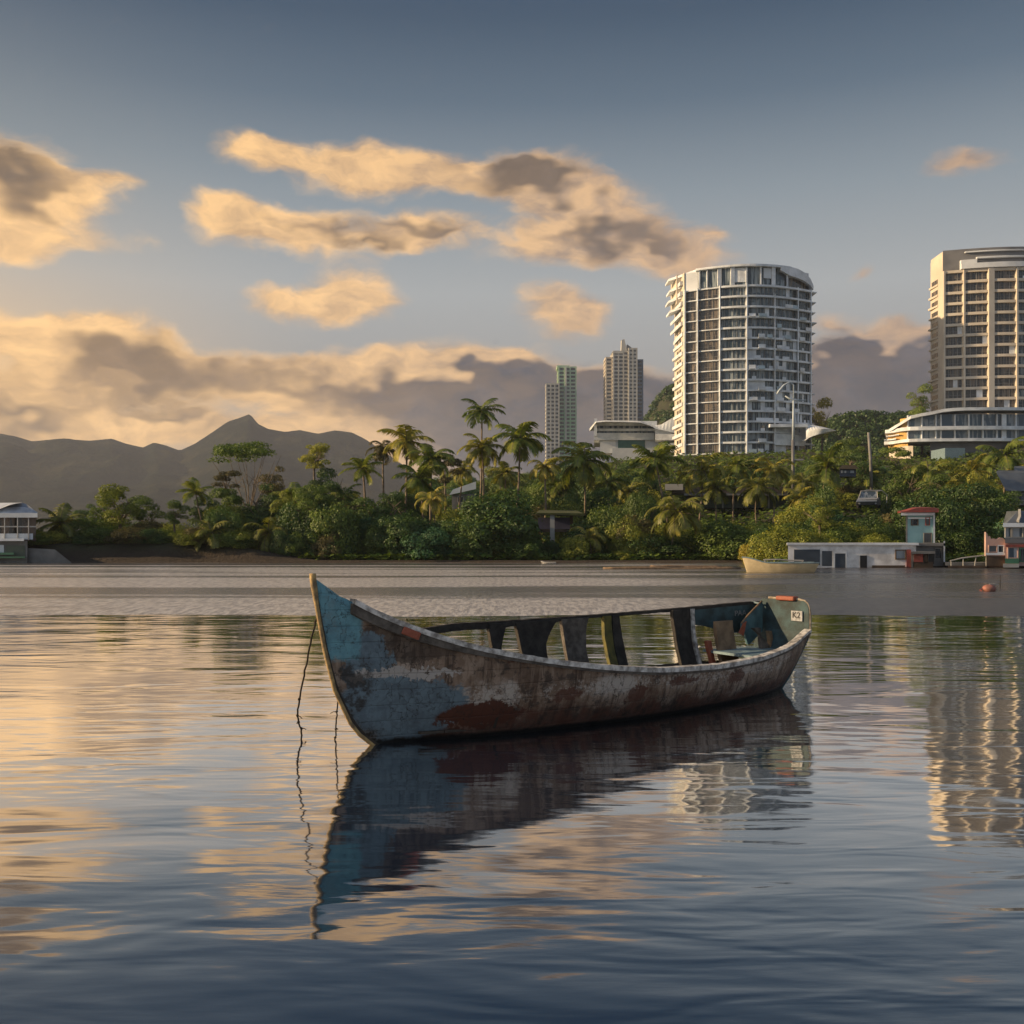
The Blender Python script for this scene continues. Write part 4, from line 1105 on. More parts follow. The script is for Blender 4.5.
kids = []; DB = 75.2
bh = thing('boathouse', 'long low whitewashed boathouse with dark doors on the right shore', 'building', (XX(866, DB), DB + 2, 0))
pbx(788, 916, 544.5, 569, DB, 4.5, 'wall', m_blockw, kids)
pbx(786.5, 918, 543.2, 545.2, DB, 4.9, 'roof', m_slab, kids, off=-.15)
pbx(794, 820, 549.5, 565, DB - .04, .05, 'shutter', m_bluegrey, kids)
pbx(822, 832, 551, 566, DB - .04, .05, 'door', m_bluegrey, kids); pbx(835, 845.5, 553.5, 567.5, DB - .04, .05, 'door', m_bluegrey, kids); pbx(860, 867, 555.5, 567.5, DB - .04, .05, 'door', m_black, kids)
pbx(833.6, 835, 552, 568, DB - .07, .09, 'door_frame', m_slab, kids); pbx(845.5, 846.9, 552, 568, DB - .07, .09, 'door_frame', m_slab, kids); pbx(833.6, 846.9, 551.6, 553.4, DB - .08, .1, 'door_frame', m_slab, kids)
win(896, 905, 550.5, 558.5, DB, kids, g_house, m_wood)
pbx(906.5, 911, 549.5, 568, DB - .1, .3, 'post', m_rust, kids); pbx(912, 914, 553, 568, DB - .3, .25, 'post', m_greyw, kids)
pbx(914, 923, 554, 562, DB - .35, .2, 'hatch', m_rust, kids); pbx(913, 933, 562, 569.5, DB - .3, .8, 'lean_to', m_wood, kids); pbx(911, 935, 551.5, 553.8, DB - .8, 1.8, 'lean_to_roof', m_greyw, kids)
pbx(924, 928, 554, 563, DB - .3, .2, 'board', m_wood, kids); pbx(929, 934, 552, 564, DB - .25, .2, 'board', m_black, kids)
pbx(916.2, 943.4, 546, 568, DB + .6, 3.5, 'annex_wall', m_greyw, kids); pbx(915, 945, 543.2, 545.9, DB + .3, 4, 'annex_roof', m_greyw, kids); pbx(943.5, 945, 541, 562, DB + .3, .3, 'post', m_slab, kids)
win(935, 941, 549, 558, DB + .6, kids, g_dark, m_greyw)
pbx(872, 905, 565.5, 568.6, DB - .6, .5, 'ramp', m_wood, kids)
fixed_parent(kids, bh)

kids = []; DT = 78.5
tt = thing('lookout_tower', 'small square turquoise lookout tower with a curved red roof behind the boathouse', 'building', (XX(920, DT), DT + 1, 0))
pbx(907.5, 934.5, 512, 572, DT, 2.2, 'wall', m_turq, kids)
pbx(905.8, 907.4, 512, 548, DT - .1, .25, 'corner_post', m_greyw, kids); pbx(933.2, 934.9, 512, 548, DT - .12, .1, 'corner_post', m_slab, kids)
b = MB(); rows = []
for k in range(13):
    t = k / 12.0; px = lerp(897.5, 935, t); yt = lerp(511.5, 507.6, sstep(t, 0, .5)) + .7 * sstep(t, .8, 1); x = XX(px, DT)
    yb = lerp(512.6, 512.4, t)
    rows.append([(x, DT - .7, ZZ(yb, DT)), (x, DT - .7, ZZ(yt + .4, DT)), (x * 1.016, DT + 1.3, ZZ(yt - 1.0, DT)), (x * 1.033, DT + 2.6, ZZ(yt + .4, DT)), (x * 1.033, DT + 2.6, ZZ(yb, DT)), (x, DT - .7, ZZ(yb, DT))])
b.grid(rows); b.poly(rows[0][:5]); b.poly(list(reversed(rows[-1][:5]))); kids.append(b.build('roof', m_redr))
pbx(901, 934.6, 512.7, 515.3, DT - .5, .5, 'eaves_board', m_slab, kids)
pbx(908, 932, 517.4, 518.8, DT - .05, .08, 'lintel', m_slab, kids)
win(911.5, 917.5, 519.8, 524.8, DT, kids, g_dark, m_wood, fw=.05); win(925.8, 929, 517.6, 524.8, DT, kids, g_dark, m_rust, fw=.05)
win(924, 931, 533.5, 542, DT, kids, g_dark, m_greyw, fw=.06)
fixed_parent(kids, tt)

kids = []; DH = 73.5
ph = thing('waterfront_house', 'ruined pink two-storey house with pale blue upper windows at the right edge', 'building', (XX(1010, DH), DH + 2, 0))
b = MB(); yl = [(985.8, 532), (987.5, 534), (988, 537), (990, 536), (991, 539), (994, 538.5), (997, 539.5), (1000, 537.5), (1003, 538), (1005, 540)]
for (a_, ya), (c_, yc) in zip(yl, yl[1:]):
    b.hexa([(XX(a_, DH), DH, ZZ(546, DH)), (XX(c_, DH), DH, ZZ(546, DH)), (XX(c_, DH), DH + .25, ZZ(546, DH)), (XX(a_, DH), DH + .25, ZZ(546, DH))],
           [(XX(a_, DH), DH, ZZ(ya, DH)), (XX(c_, DH), DH, ZZ(yc, DH)), (XX(c_, DH), DH + .25, ZZ(yc, DH)), (XX(a_, DH), DH + .25, ZZ(ya, DH))])
b.box(XX(985.8, DH), XX(1005, DH), DH, DH + .25, ZZ(556, DH), ZZ(546, DH)); kids.append(b.build('parapet_wall', m_pink))
win(989, 996.3, 546, 551.5, DH, kids, g_dark, m_pink); win(998, 1003, 546, 552, DH, kids, g_dark, m_slab)
pbx(985.8, 1005, 553, 555, DH - .08, .1, 'sill_band', m_slab, kids)
pbx(987, 1005, 556, 566, DH + .05, .3, 'base_wall', m_wood, kids)
pbx(1005, 1090, 543, 566, DH - .2, 4, 'wall', m_pink, kids)
pbx(1005, 1090, 538.3, 543, DH - .35, 4, 'dark_band', m_metal, kids)
pbx(1004, 1090, 527, 538.3, DH - .1, 4, 'upper_wall', m_lblue, kids)
for a_, c_ in ((1005.5, 1010.5), (1012.5, 1022), (1024, 1036), (1039, 1050)): win(a_, c_, 528, 536.8, DH - .1, kids, g_house, m_rail, fw=.06)
pbx(1003, 1092, 523, 527, DH - .6, 5, 'eaves', m_slab, kids)
b = MB()
for xa, za, xb, zb_ in ((1004, 523, 1016, 518), (1016, 518, 1024, 511)): pass
x0, x1, xm = XX(1003, DH), XX(1090, DH), XX(1046, DH)
b.hexa([(x0, DH - .6, ZZ(523, DH)), (x1, DH - .6, ZZ(523, DH)), (x1 * 1.06, DH + 4.4, ZZ(523, DH)), (x0 * 1.06, DH + 4.4, ZZ(523, DH))],
       [(XX(1024, DH), DH + .9, ZZ(510.5, DH)), (XX(1070, DH), DH + .9, ZZ(510.5, DH)), (XX(1070, DH), DH + 2.6, ZZ(510.5, DH)), (XX(1024, DH), DH + 2.6, ZZ(510.5, DH))]); kids.append(b.build('roof', m_sroof))
b = MB(); b.tube([(XX(1014, DH), DH - .55, ZZ(521.5, DH)), (XX(1019, DH), DH - .1, ZZ(517, DH)), (XX(1025, DH), DH + .8, ZZ(509.8, DH))], .12, 4); kids.append(b.build('ridge_trim', m_rail))
win(1008, 1017, 548, 557.5, DH - .2, kids, g_house, m_pink, fw=.08); win(1020, 1028, 549, 561, DH - .2, kids, g_dark, m_green); win(1033, 1045, 548, 558, DH - .2, kids, g_house, m_pink)
pbx(1006, 1030, 544.5, 547, DH - .35, .14, 'sign_board', m_rust, kids); pbx(1005, 1019, 558.5, 563.5, DH - .32, .11, 'green_panel', m_green, kids)
pbx(1003, 1019, 564, 567.5, DH - .9, 1, 'plinth', m_rail, kids)
fixed_parent(kids, ph)

kids = []
jt = thing('jetty', 'low grey jetty with a slanting handrail between boathouse and pink house', 'jetty', (XX(965, 74.5), 74.5, 0))
pbx(945, 990, 562.5, 565.5, 74.2, 1.6, 'deck', m_greyw, kids); pbx(948, 985, 566, 568, 73.4, .6, 'step', m_wood, kids)
b = MB(); b.tube([P3(950, 561, 74), P3(962, 558, 74), P3(987, 555, 74)], .05, 5); kids.append(b.build('handrail', m_rail))
for px, yt in ((951, 561), (963, 558), (976, 556.5), (986, 555)):
    b = MB(); b.tube([P3(px - (1.5 if px == 976 else 0), 567, 74), P3(px, yt, 74)], .035, 5); kids.append(b.build('rail_post', m_rail))
fixed_parent(kids, jt)

kids = []; DL = 88.0
lh = thing('waterfront_house', 'white two-storey verandah house with a shiny curved roof at the left edge', 'building', (XX(0, DL), DL + 2, 0))
pbx(-60, 36, 514, 541, DL + 1.2, 4, 'wall', glass_mat('verandah_glass', (.03, .028, .025), (.16, .11, .08), 1.5, 8), kids)
pbx(-62, 37.5, 513, 517.5, DL, 6, 'fascia', m_wall, kids); pbx(-62, 36, 526, 527.2, DL + .1, .3, 'rail', m_rail, kids); pbx(-62, 33, 533.5, 539.5, DL + .15, .1, 'balustrade', m_wall, kids)
for px in (-40, -18, 4.5, 17.5, 28.5): pbx(px - .5, px + .6, 517.5, 540, DL + .05, .25, 'column', m_rail, kids)
b = MB(); rows = []
for k in range(19):
    t = k / 18.0; px = lerp(-50, 35.5, t); x = XX(px, DL)
    yt = interp(px, [(-50, 506), (-30, 503), (0, 502.6), (24, 502), (30, 506), (34, 509.5), (36, 513)]); yb = 513
    rows.append([(x, DL + .2, ZZ(yb, DL)), (x, DL + .5, ZZ(lerp(yt, yb, .45), DL)), (x * 1.018, DL + 1.6, ZZ(yt, DL)), (x * 1.051, DL + 4.5, ZZ(yt + .6, DL)), (x * 1.066, DL + 5.8, ZZ(yb, DL))])
b.grid(rows); b.poly(rows[0]); b.poly(list(reversed(rows[-1]))); kids.append(b.build('roof', mat('shiny_sheet_roof', (.42, .45, .50), .3, metal=.6, scale=.8, color2=(.22, .24, .28)), smooth=False))
b = MB(); rows = []
for k in range(9):
    t = k / 8.0; px = lerp(-50, 15, t); x = XX(px, DL); yb = lerp(509.5, 503.5, sstep(t, .7, 1.0))
    rows.append([(x, DL + .1, ZZ(yb, DL)), (x, DL + .8, ZZ(502.8, DL)), (x, DL + 1.5, ZZ(502.2, DL))])
b.grid(rows); kids.append(b.build('awning', m_slab))
pbx(-62, 27.5, 541, 563, DL - 1.5, 4, 'lower_wall', m_greyw, kids); pbx(-62, 24, 538.6, 541, DL - 1.9, 4.4, 'terrace', m_slab, kids)
pbx(6, 25, 545.5, 556, DL - 1.56, .08, 'shutter', mat('grey_green_shutter', (.10, .12, .09), .7), kids); pbx(-60, 4, 545, 553, DL - 1.55, .08, 'shutter', m_pale, kids)
pbx(-60, 14, 552.6, 554.8, DL - 1.9, .4, 'green_rail', m_green, kids); pbx(-62, 25, 556.5, 558.2, DL - 2.0, .5, 'green_rail', m_green, kids)
fixed_parent(kids, lh)
kids = []
sw_ = thing('quay_wall', 'low pale stone wall at the foot of the brown bank beside the left house', 'wall', (XX(45, 87.5), 87.5, 0))
b = MB(); b.hexa([P3(28, 563, 87), P3(72, 563, 87), P3(72, 563, 88), P3(28, 563, 88)], [P3(28, 548, 87), P3(55, 549.5, 87), P3(55, 549.5, 88), P3(28, 548, 88)]); kids.append(b.build('stonework', m_greyw))
fixed_parent(kids, sw_)

# small buildings in the vegetation
kids = []; d = 100.0
pv_ = thing('pavilion', 'small open pavilion with mossy flat roof and one white column among the dark trees', 'building', (XX(557, d), d, ZZ(540, d)))
m_moss = mat('mossy_roof', (.075, .085, .025), .95, scale=1.5, color2=(.04, .05, .02))
b = MB(); b.hexa([(XX(536, d), d - 1, ZZ(514.5, d)), (XX(583, d), d - 1, ZZ(516, d)), (XX(583, d), d + 3, ZZ(516, d)), (XX(536, d), d + 3, ZZ(514.5, d))], [(XX(536, d), d - 1, ZZ(513, d)), (XX(583, d), d - 1, ZZ(513.5, d)), (XX(578, d), d + 3, ZZ(509.5, d)), (XX(540, d), d + 3, ZZ(509.5, d))]); kids.append(b.build('roof', m_moss))
pbx(538, 572, 517.5, 529, d + 1, 1.5, 'back_wall', mat('muted_purple_wall', (.085, .09, .16), .7), kids); pbx(550, 554.6, 514.5, 543, d - .8, .5, 'column', m_rail, kids); pbx(570, 573, 515, 530, d + .5, .3, 'post', m_wood, kids)
pbx(538, 582, 529, 532, d - .6, 3, 'floor', m_wood, kids)
fixed_parent(kids, pv_)
kids = []; d = 135.0
th_ = thing('terrace_house', 'long low house with a flat brown roof on the slope below the white tower', 'building', (XX(728, d), d + 2, ZZ(510, d)))
pbx(672, 790, 487, 493, d, 7, 'roof', mat('brown_fascia', (.10, .075, .055), .8, scale=.8, color2=(.06, .05, .04)), kids)
pbx(684, 788, 493.4, 495.4, d - .4, 1, 'gutter', m_greyw, kids); pbx(686, 786, 495.4, 508, d + 1, 5, 'wall', mat('dark_green_wall', (.035, .05, .035), .8), kids)
pbx(665, 683, 484, 490, d - .6, 2, 'corner_block', m_cream, kids)
for px in (700, 722, 745, 768): pbx(px, px + 1.5, 495.4, 508, d + .6, .4, 'post', m_greyw, kids)
fixed_parent(kids, th_)
kids = []; d = 140.0
wr = thing('cottage', 'small cottage with a white-blue pitched roof among the palms left of the pavilion', 'building', (XX(462, d), d + 3, ZZ(500, d)))
b = MB(); b.hexa([P3(449, 495, d), P3(476, 489, d), P3(476, 489, d + 5), P3(449, 495, d + 5)], [P3(453, 489.5, d), P3(476, 481.5, d), P3(476, 481.5, d + 5), P3(453, 489.5, d + 5)]); kids.append(b.build('roof', m_pale))
pbx(452, 476, 494, 510, d + .6, 4, 'wall', m_greyw, kids); win(458, 463, 497, 502, d + .6, kids, g_dark, m_rail)
fixed_parent(kids, wr)
kids = []; d = 118.0
br = thing('cottage', 'house with a large slate-blue roof on the slope at the right edge', 'building', (XX(1020, d), d + 3, ZZ(505, d)))
b = MB(); b.hexa([P3(1006, 491, d), P3(1070, 491, d), P3(1070, 489, d + 8), P3(1008, 489, d + 8)], [P3(996, 472, d + 1), P3(1068, 473.5, d + 1), P3(1066, 471, d + 8), P3(998, 470, d + 8)]); kids.append(b.build('roof', m_sroof))
b = MB(); b.hexa([P3(1014, 472, d + 5), P3(1070, 472, d + 5), P3(1070, 472, d + 8), P3(1016, 472, d + 8)], [P3(1014, 466.5, d + 6), P3(1070, 466.5, d + 6), P3(1070, 466, d + 8), P3(1016, 466, d + 8)]); kids.append(b.build('dormer_roof', m_sroof))
pbx(1008, 1070, 491.3, 505, d + .8, 6, 'wall', m_greyw, kids); win(1016, 1024, 494, 500, d + .8, kids, g_dark, m_rail)
fixed_parent(kids, br)

# off-road car and the dark hut above it
kids = []; d = 112.0
car = thing('off_road_car', 'silver open-topped off-road car parked on the slope above the boathouse', 'car', (XX(869, d), d + 1.6, ZZ(507, d)))
def cb(px0, px1, y0, y1, dd, depth, name, m, bev=.04): return pbx(px0, px1, y0, y1, d + dd, depth, name, m, kids, bevel=bev)
m_silver = mat('silver_car_paint', (.42, .44, .46), .35, metal=.3, scale=2)
b = MB(); b.hexa([P3(855.5, 505, d), P3(880, 505, d), P3(881, 505, d + 3.4), P3(856.5, 505, d + 3.4)], [P3(856.5, 500, d), P3(879, 499, d), P3(880, 497.5, d + 3.4), P3(858, 497.5, d + 3.4)]); kids.append(b.build('body', m_fdark, bevel=.05))
b = MB(); b.hexa([P3(856, 502.2, d - .15), P3(877, 501.6, d - .15), P3(878, 499, d + 1.1), P3(858, 499, d + 1.1)], [P3(856.5, 500.6, d - .15), P3(877, 500, d - .15), P3(877.5, 497.6, d + 1.1), P3(858.5, 497.6, d + 1.1)]); kids.append(b.build('bonnet', m_silver, bevel=.03))
b = MB(); b.hexa([P3(859, 498, d + 1.1), P3(877, 498, d + 1.1), P3(877, 498, d + 1.16), P3(859, 498, d + 1.16)], [P3(861.5, 491.5, d + 1.5), P3(876.5, 491.5, d + 1.5), P3(876.5, 491.5, d + 1.56), P3(861.5, 491.5, d + 1.56)]); ws = b.build('windscreen', g_house); kids.append(ws)
b = MB(); b.tube([P3(858.5, 498, d + 1), P3(861, 491, d + 1.5), P3(877, 491, d + 1.5), P3(877.5, 498, d + 1)], .05, 5); kids.append(b.build('windscreen_frame', m_rail))
b = MB(); b.tube([P3(876, 491.5, d + 1.6), P3(882, 490.5, d + 2.8), P3(887, 495, d + 3), P3(886.5, 503, d + 3)], .05, 5); b.tube([P3(862, 491.5, d + 1.6), P3(867, 490, d + 2.8), P3(882, 490.5, d + 2.8)], .05, 5); kids.append(b.build('roll_bar', m_rail))
for px, dd in ((858.5, .4), (877.5, .4), (859.5, 2.9), (878.5, 2.9)):
    b = MB(); c_ = P3(px, 505, d + dd); b.tube([c_ + Vector((-.13, 0, 0)), c_ + Vector((.13, 0, 0))], .36, 14); w_ = b.build('wheel', m_black); kids.append(w_)
for px in (859.5, 875.5):
    b = MB(); c_ = P3(px, 503.4, d - .02); b.tube([c_ + Vector((0, -.05, 0)), c_ + Vector((0, .05, 0))], .10, 10); kids.append(b.build('headlight', m_plate))
fixed_parent(kids, car)
kids = []; d = 125.0
ht = thing('hut', 'small dark blue hut with a thatched roof on the slope above the silver car', 'hut', (XX(848, d), d + 1, ZZ(482, d)))
pbx(839.5, 856, 469, 476.5, d, 3, 'wall', mat('navy_boards', (.035, .05, .085), .6), kids); pbx(841, 854, 470.5, 473, d - .06, .08, 'window', g_house, kids)
b = MB(); b.hexa([P3(838, 469, d - .4), P3(859, 469, d - .4), P3(859, 469, d + 3.4), P3(838, 469, d + 3.4)], [P3(842, 465, d + .8), P3(855, 465, d + .8), P3(855, 465, d + 2.2), P3(842, 465, d + 2.2)]); kids.append(b.build('roof', mat('dark_thatch', (.045, .035, .02), .95, vary=.5, scale=3)))
fixed_parent(kids, ht)

# street lamp, wooden pole, stick, buoy, log, small boats
kids = []; d = 145.0
sl_ = thing('street_lamp', 'tall pale street lamp with a curved arm in front of the white tower', 'street lamp', (XX(793, d), d, ZZ(492, d)))
b = MB(); b.tube([P3(793, 492, d), P3(793, 440, d)], .24, 8); kids.append(b.build('lower_pole', m_metal, smooth=True))
b = MB(); b.tube([P3(793.2, 440, d), P3(793.6, 400, d)], [.20, .15], 8); kids.append(b.build('upper_pole', mat('pale_blue_steel', (.45, .52, .58), .4, scale=1), smooth=True))
b = MB(); b.tube([P3(793.6, 402, d), P3(793.6, 385, d), P3(790, 382, d), P3(784, 385, d), P3(779, 391, d), P3(777, 394, d)], [.12, .11, .11, .13, .17, .12], 7); kids.append(b.build('arm', MATS['pale_blue_steel'], smooth=True))
b = MB(); b.tube([P3(785, 396, d), P3(790, 399, d), P3(796, 400.5, d), P3(806, 400, d)], [.14, .22, .2, .1], 7, flat=.6); kids.append(b.build('lamp_head', MATS['pale_blue_steel'], smooth=True))
b = MB(); b.box(XX(793, d), XX(803, d), d - .2, d + .2, ZZ(460.5, d), ZZ(459, d)); kids.append(b.build('bracket', m_rail))
fixed_parent(kids, sl_)
b = MB(); d = 128.0; b.tube([P3(871.5, 490, d), P3(870.5, 460, d), P3(868.5, 432.5, d)], [.20, .19, .17], 8)
tag(b.build('wooden_pole', m_greyw, smooth=True), 'bare weathered wooden pole standing on the slope left of the podium', 'pole')
b = MB(); d = 46; b.tube([P3(1000, 594, d), P3(1000.3, 575, d)], .02, 5); b.tube([P3(1000, 594, d) - Vector((0, 0, .3)), P3(1000, 593.8, d)], .024, 5)
tag(b.build('stake', m_dark), 'thin dark stake standing in the mud beside the orange buoy', 'stake')
kids = []; d = 43.5
by = thing('buoy', 'faded orange buoy lying on the mud flat at the right', 'buoy', (XX(989, d), d, .05))
b = MB(); rows = []; c_ = Vector((XX(989, d), d, .17))
for i in range(9):
    a = -math.pi / 2 + math.pi * i / 8; rows.append([c_ + Vector((.30 * math.cos(a) * math.cos(2 * math.pi * j / 14), .24 * math.cos(a) * math.sin(2 * math.pi * j / 14), .19 * math.sin(a))) for j in range(15)])
b.grid(rows); kids.append(b.build('float', mat('faded_orange_plastic', (.34, .13, .10), .6, scale=5, color2=(.20, .10, .08)), smooth=True))
b = MB(); b.tube([c_ + Vector((-.29, 0, .0)), c_ + Vector((-.42, -.05, -.06)), c_ + Vector((-.36, -.1, -.1))], .03, 6); kids.append(b.build('eye', m_rust))
b = MB(); b.tube([c_ + Vector((.0, -.02, .19)), c_ + Vector((.25, 0, .20)), c_ + Vector((.42, .02, .16))], .022, 6); kids.append(b.build('handle', m_rail))
fixed_parent(kids, by)
random.seed(4)
for px0, px1, py, d, r, lab in ((603, 741, 568.6, 71.5, .13, 'long weathered log lying on the mud edge left of the yellow boat'), (650, 722, 566.6, 76, .12, 'thinner brown log lying just behind the long log')):
    b = MB(); n = 12; pts = [P3(lerp(px0, px1, k / n), py + random.uniform(-.5, .5), d) for k in range(n + 1)]
    b.tube(pts, [r * random.uniform(.6, 1.1) for _ in pts], 7)
    tag(b.build('driftwood_log', m_tan if r > .1 else m_wood, smooth=True), lab, 'log')


def small_boat(name, label, px0, px1, ytop, ybot, d, hullm, seatm, bow_left=True, kink=1.0):
    L = XX(px1, d) - XX(px0, d); H = ZZ(ytop, d) - ZZ(ybot, d); zb_ = ZZ(ybot, d)
    root = thing(name, label, 'boat', ((XX(px0, d) + XX(px1, d)) / 2, d, zb_), R(-4))
    def sec(t, v, side, inn=0.0):
        s = t if bow_left else 1 - t
        w = L * .17 * (math.sin(math.pi * min(1, s * .62 + .02)) ** .7) * (.45 + .55 * v ** .6) - inn
        z = H * (v * (1.0 - .32 * sstep(s, 0, .35)))
        x = (t - .5) * L * (.86 + .14 * v)
        return Vector((x, -side * w, z))
    b = MB(); n = 20
    for side in (1, -1):
        g = [[sec(k / n, v / 5, side) for v in range(6)] for k in range(n + 1)]
        b.grid(g if side > 0 else [list(reversed(r)) for r in g])
        b.grid([[sec(k / n, v / 5, side, .05) for v in range(6)] for k in range(n + 1)])
    for t in (0, 1): b.poly([sec(t, v / 5, 1) for v in range(6)] + [sec(t, v / 5, -1) for v in reversed(range(6))])
    b.grid([[sec(k / n, .12, 1), sec(k / n, .12, -1)] for k in range(n + 1)])
    b.build('hull', hullm, root, smooth=False)
    b = MB()
    for side in (1, -1): b.tube([sec(k / n, 1, side, .01) + Vector((0, 0, .02)) for k in range(n + 1)], .045, 5)
    b.tube([sec(0 if bow_left else 1, 1, 1, .01), sec(0 if bow_left else 1, 1, -1, .01)], .045, 5); b.build('gunwale', seatm, root)
    for t in (.3, .52, .75):
        b = MB(); a, c = sec(t, .7, 1, .03), sec(t, .7, -1, .03)
        b.hexa([a + Vector((-.1, 0, -.03)), a + Vector((.1, 0, -.03)), c + Vector((.1, 0, -.03)), c + Vector((-.1, 0, -.03))], [a + Vector((-.1, 0, 0)), a + Vector((.1, 0, 0)), c + Vector((.1, 0, 0)), c + Vector((-.1, 0, 0))]); b.build('thwart', seatm, root)
    return root
m_yboat = mat('faded_yellow_boat_paint', (.60, .50, .31), .65, scale=1.5, color2=(.44, .36, .22), bump=.4, bscale=12, detail=8)
yb = small_boat('rowing_boat', 'faded yellow open boat lying on the mud in front of the boathouse', 743, 816, 557.5, 574.5, 65.5, m_yboat, m_lblue)
b = MB(); L_ = 4.8
b.tube([(-1.0, .2, .95), (-.2, .15, .98), (.6, .2, .93), (1.6, .25, .90)], .05, 5); b.tube([(-.9, .2, .6), (-.9, .2, .95)], .04, 5); b.tube([(1.5, .25, .5), (1.5, .25, .9)], .04, 5)
b.build('rail', m_rail, yb)
kids = []
small_boat('rowing_boat', 'tiny white rowing boat at the edge of the bank below the pavilion', 541, 556, 561.6, 564.8, 86.5, m_white, m_rail)

# ------------------------------------------------------------------ vegetation
def leaf_material(name, c0, c1, c2=None, scale=1.2):
    m = bpy.data.materials.new(name); m.use_nodes = True
    q = NT(m.node_tree); q.n.clear()
    t = q.n.new('ShaderNodeTexCoord').outputs['Object']
    oi = q.n.new('ShaderNodeObjectInfo').outputs['Random']
    f = q.noise(t, scale * 6, 3, .7)
    f = q.m('ADD', f, q.m('MULTIPLY', q.m('SUBTRACT', oi, .5), .22))
    c = q.ramp(f, [(.34, c0), (.52, c1), (.68, c2 or c1)])
    d = q.n.new('ShaderNodeBsdfDiffuse'); q.l.new(c, d.inputs[0])
    tr = q.n.new('ShaderNodeBsdfTranslucent'); q.l.new(q.mix(1.0, c, (1.1, 1.2, .5), 'MULTIPLY'), tr.inputs[0])
    gl = q.n.new('ShaderNodeBsdfGlossy'); gl.inputs['Roughness'].default_value = .5; gl.inputs['Color'].default_value = (.5, .5, .5, 1)
    m1 = q.n.new('ShaderNodeMixShader'); m1.inputs[0].default_value = .28; q.l.new(d.outputs[0], m1.inputs[1]); q.l.new(tr.outputs[0], m1.inputs[2])
    m2 = q.n.new('ShaderNodeMixShader'); m2.inputs[0].default_value = .05; q.l.new(m1.outputs[0], m2.inputs[1]); q.l.new(gl.outputs[0], m2.inputs[2])
    o = q.n.new('ShaderNodeOutputMaterial'); q.l.new(m2.outputs[0], o.inputs[0])
    return m


L_dark = leaf_material('dark_green_leaves', (0.034, 0.069, 0.021), (0.066, 0.121, 0.031), (0.113, 0.172, 0.037))
L_mid = leaf_material('mid_green_leaves', (0.056, 0.096, 0.021), (0.110, 0.165, 0.031), (0.179, 0.231, 0.043))
L_yel = leaf_material('yellow_green_leaves', (0.113, 0.142, 0.021), (0.237, 0.263, 0.037), (0.378, 0.352, 0.051))
L_blue = leaf_material('bluish_green_leaves', (0.041, 0.096, 0.041), (0.079, 0.172, 0.077), (0.133, 0.242, 0.102))
L_gold = leaf_material('golden_leaves', (0.189, 0.172, 0.024), (0.378, 0.322, 0.047), (0.511, 0.403, 0.068))
L_brown = leaf_material('brownish_leaves', (0.056, 0.052, 0.022), (0.113, 0.101, 0.037), (0.170, 0.142, 0.051))
L_palm = leaf_material('palm_fronds_green', (0.056, 0.096, 0.018), (0.142, 0.181, 0.031), (0.283, 0.282, 0.047), .5)
L_palmy = leaf_material('palm_fronds_yellowish', (0.104, 0.121, 0.024), (0.237, 0.231, 0.041), (0.398, 0.333, 0.068), .5)
m_bark = mat('grey_bark', (.16, .13, .10), .9, scale=2.0, color2=(.08, .062, .045), bump=.5, bscale=12)
m_pbark = mat('pale_palm_bark', (.24, .19, .14), .9, scale=2.0, color2=(.12, .09, .065), bump=.5, bscale=14)


def add_leaves(b, rnd, blobs, n, size, aspect=.55, flat=.0):
    tot = sum(r[0] * r[1] * r[2] for c, r in blobs); acc = []
    for c, r in blobs: acc.append((acc[-1] if acc else 0) + (r[0] * r[1] * r[2]) ** .8)
    for _ in range(n):
        u = rnd.random() * acc[-1]
        k = next(i for i, a in enumerate(acc) if a >= u); c, r = blobs[k]
        th = rnd.uniform(0, 2 * math.pi); cz = rnd.uniform(-.55, 1)
        sn_ = math.sqrt(max(0, 1 - cz * cz)); dv = Vector((sn_ * math.cos(th), sn_ * math.sin(th), cz))
        rr = rnd.uniform(.55, 1.0) ** .6 * (1 + .16 * mnoise.noise(Vector(c) * 3 + dv * 2.3)) * (1.0 + (.12 if rnd.random() < .1 else 0))
        p = Vector((c[0] + dv.x * r[0] * rr, c[1] + dv.y * r[1] * rr, c[2] + dv.z * r[2] * rr))
        nrm = (dv + Vector((rnd.uniform(-1, 1), rnd.uniform(-1, 1), rnd.uniform(-.6, 1.2))) * .75).normalized()
        t = nrm.cross(Vector((rnd.uniform(-1, 1), rnd.uniform(-1, 1), rnd.uniform(-1, 1)))).normalized(); w = nrm.cross(t)
        s = size * rnd.uniform(.6, 1.35)
        b.quad(p - t * s, p - w * s * aspect + nrm * s * .12, p + t * s, p + w * s * aspect + nrm * s * .12)


def bush_blobs(rnd, n, rx=.5, rz=.75):
    out = [((0, 0, .35 * rz), (rx * .72, rx * .66, rz * .55))]
    for _ in range(n):
        a = rnd.uniform(0, 6.28); rr = rnd.uniform(.3, .85) * rx; s = rnd.uniform(.16, .42)
        out.append(((rr * math.cos(a), rr * math.sin(a), rnd.uniform(.12, .78) * rz), (s * rx, s * rx, s * rz * .62)))
    return out


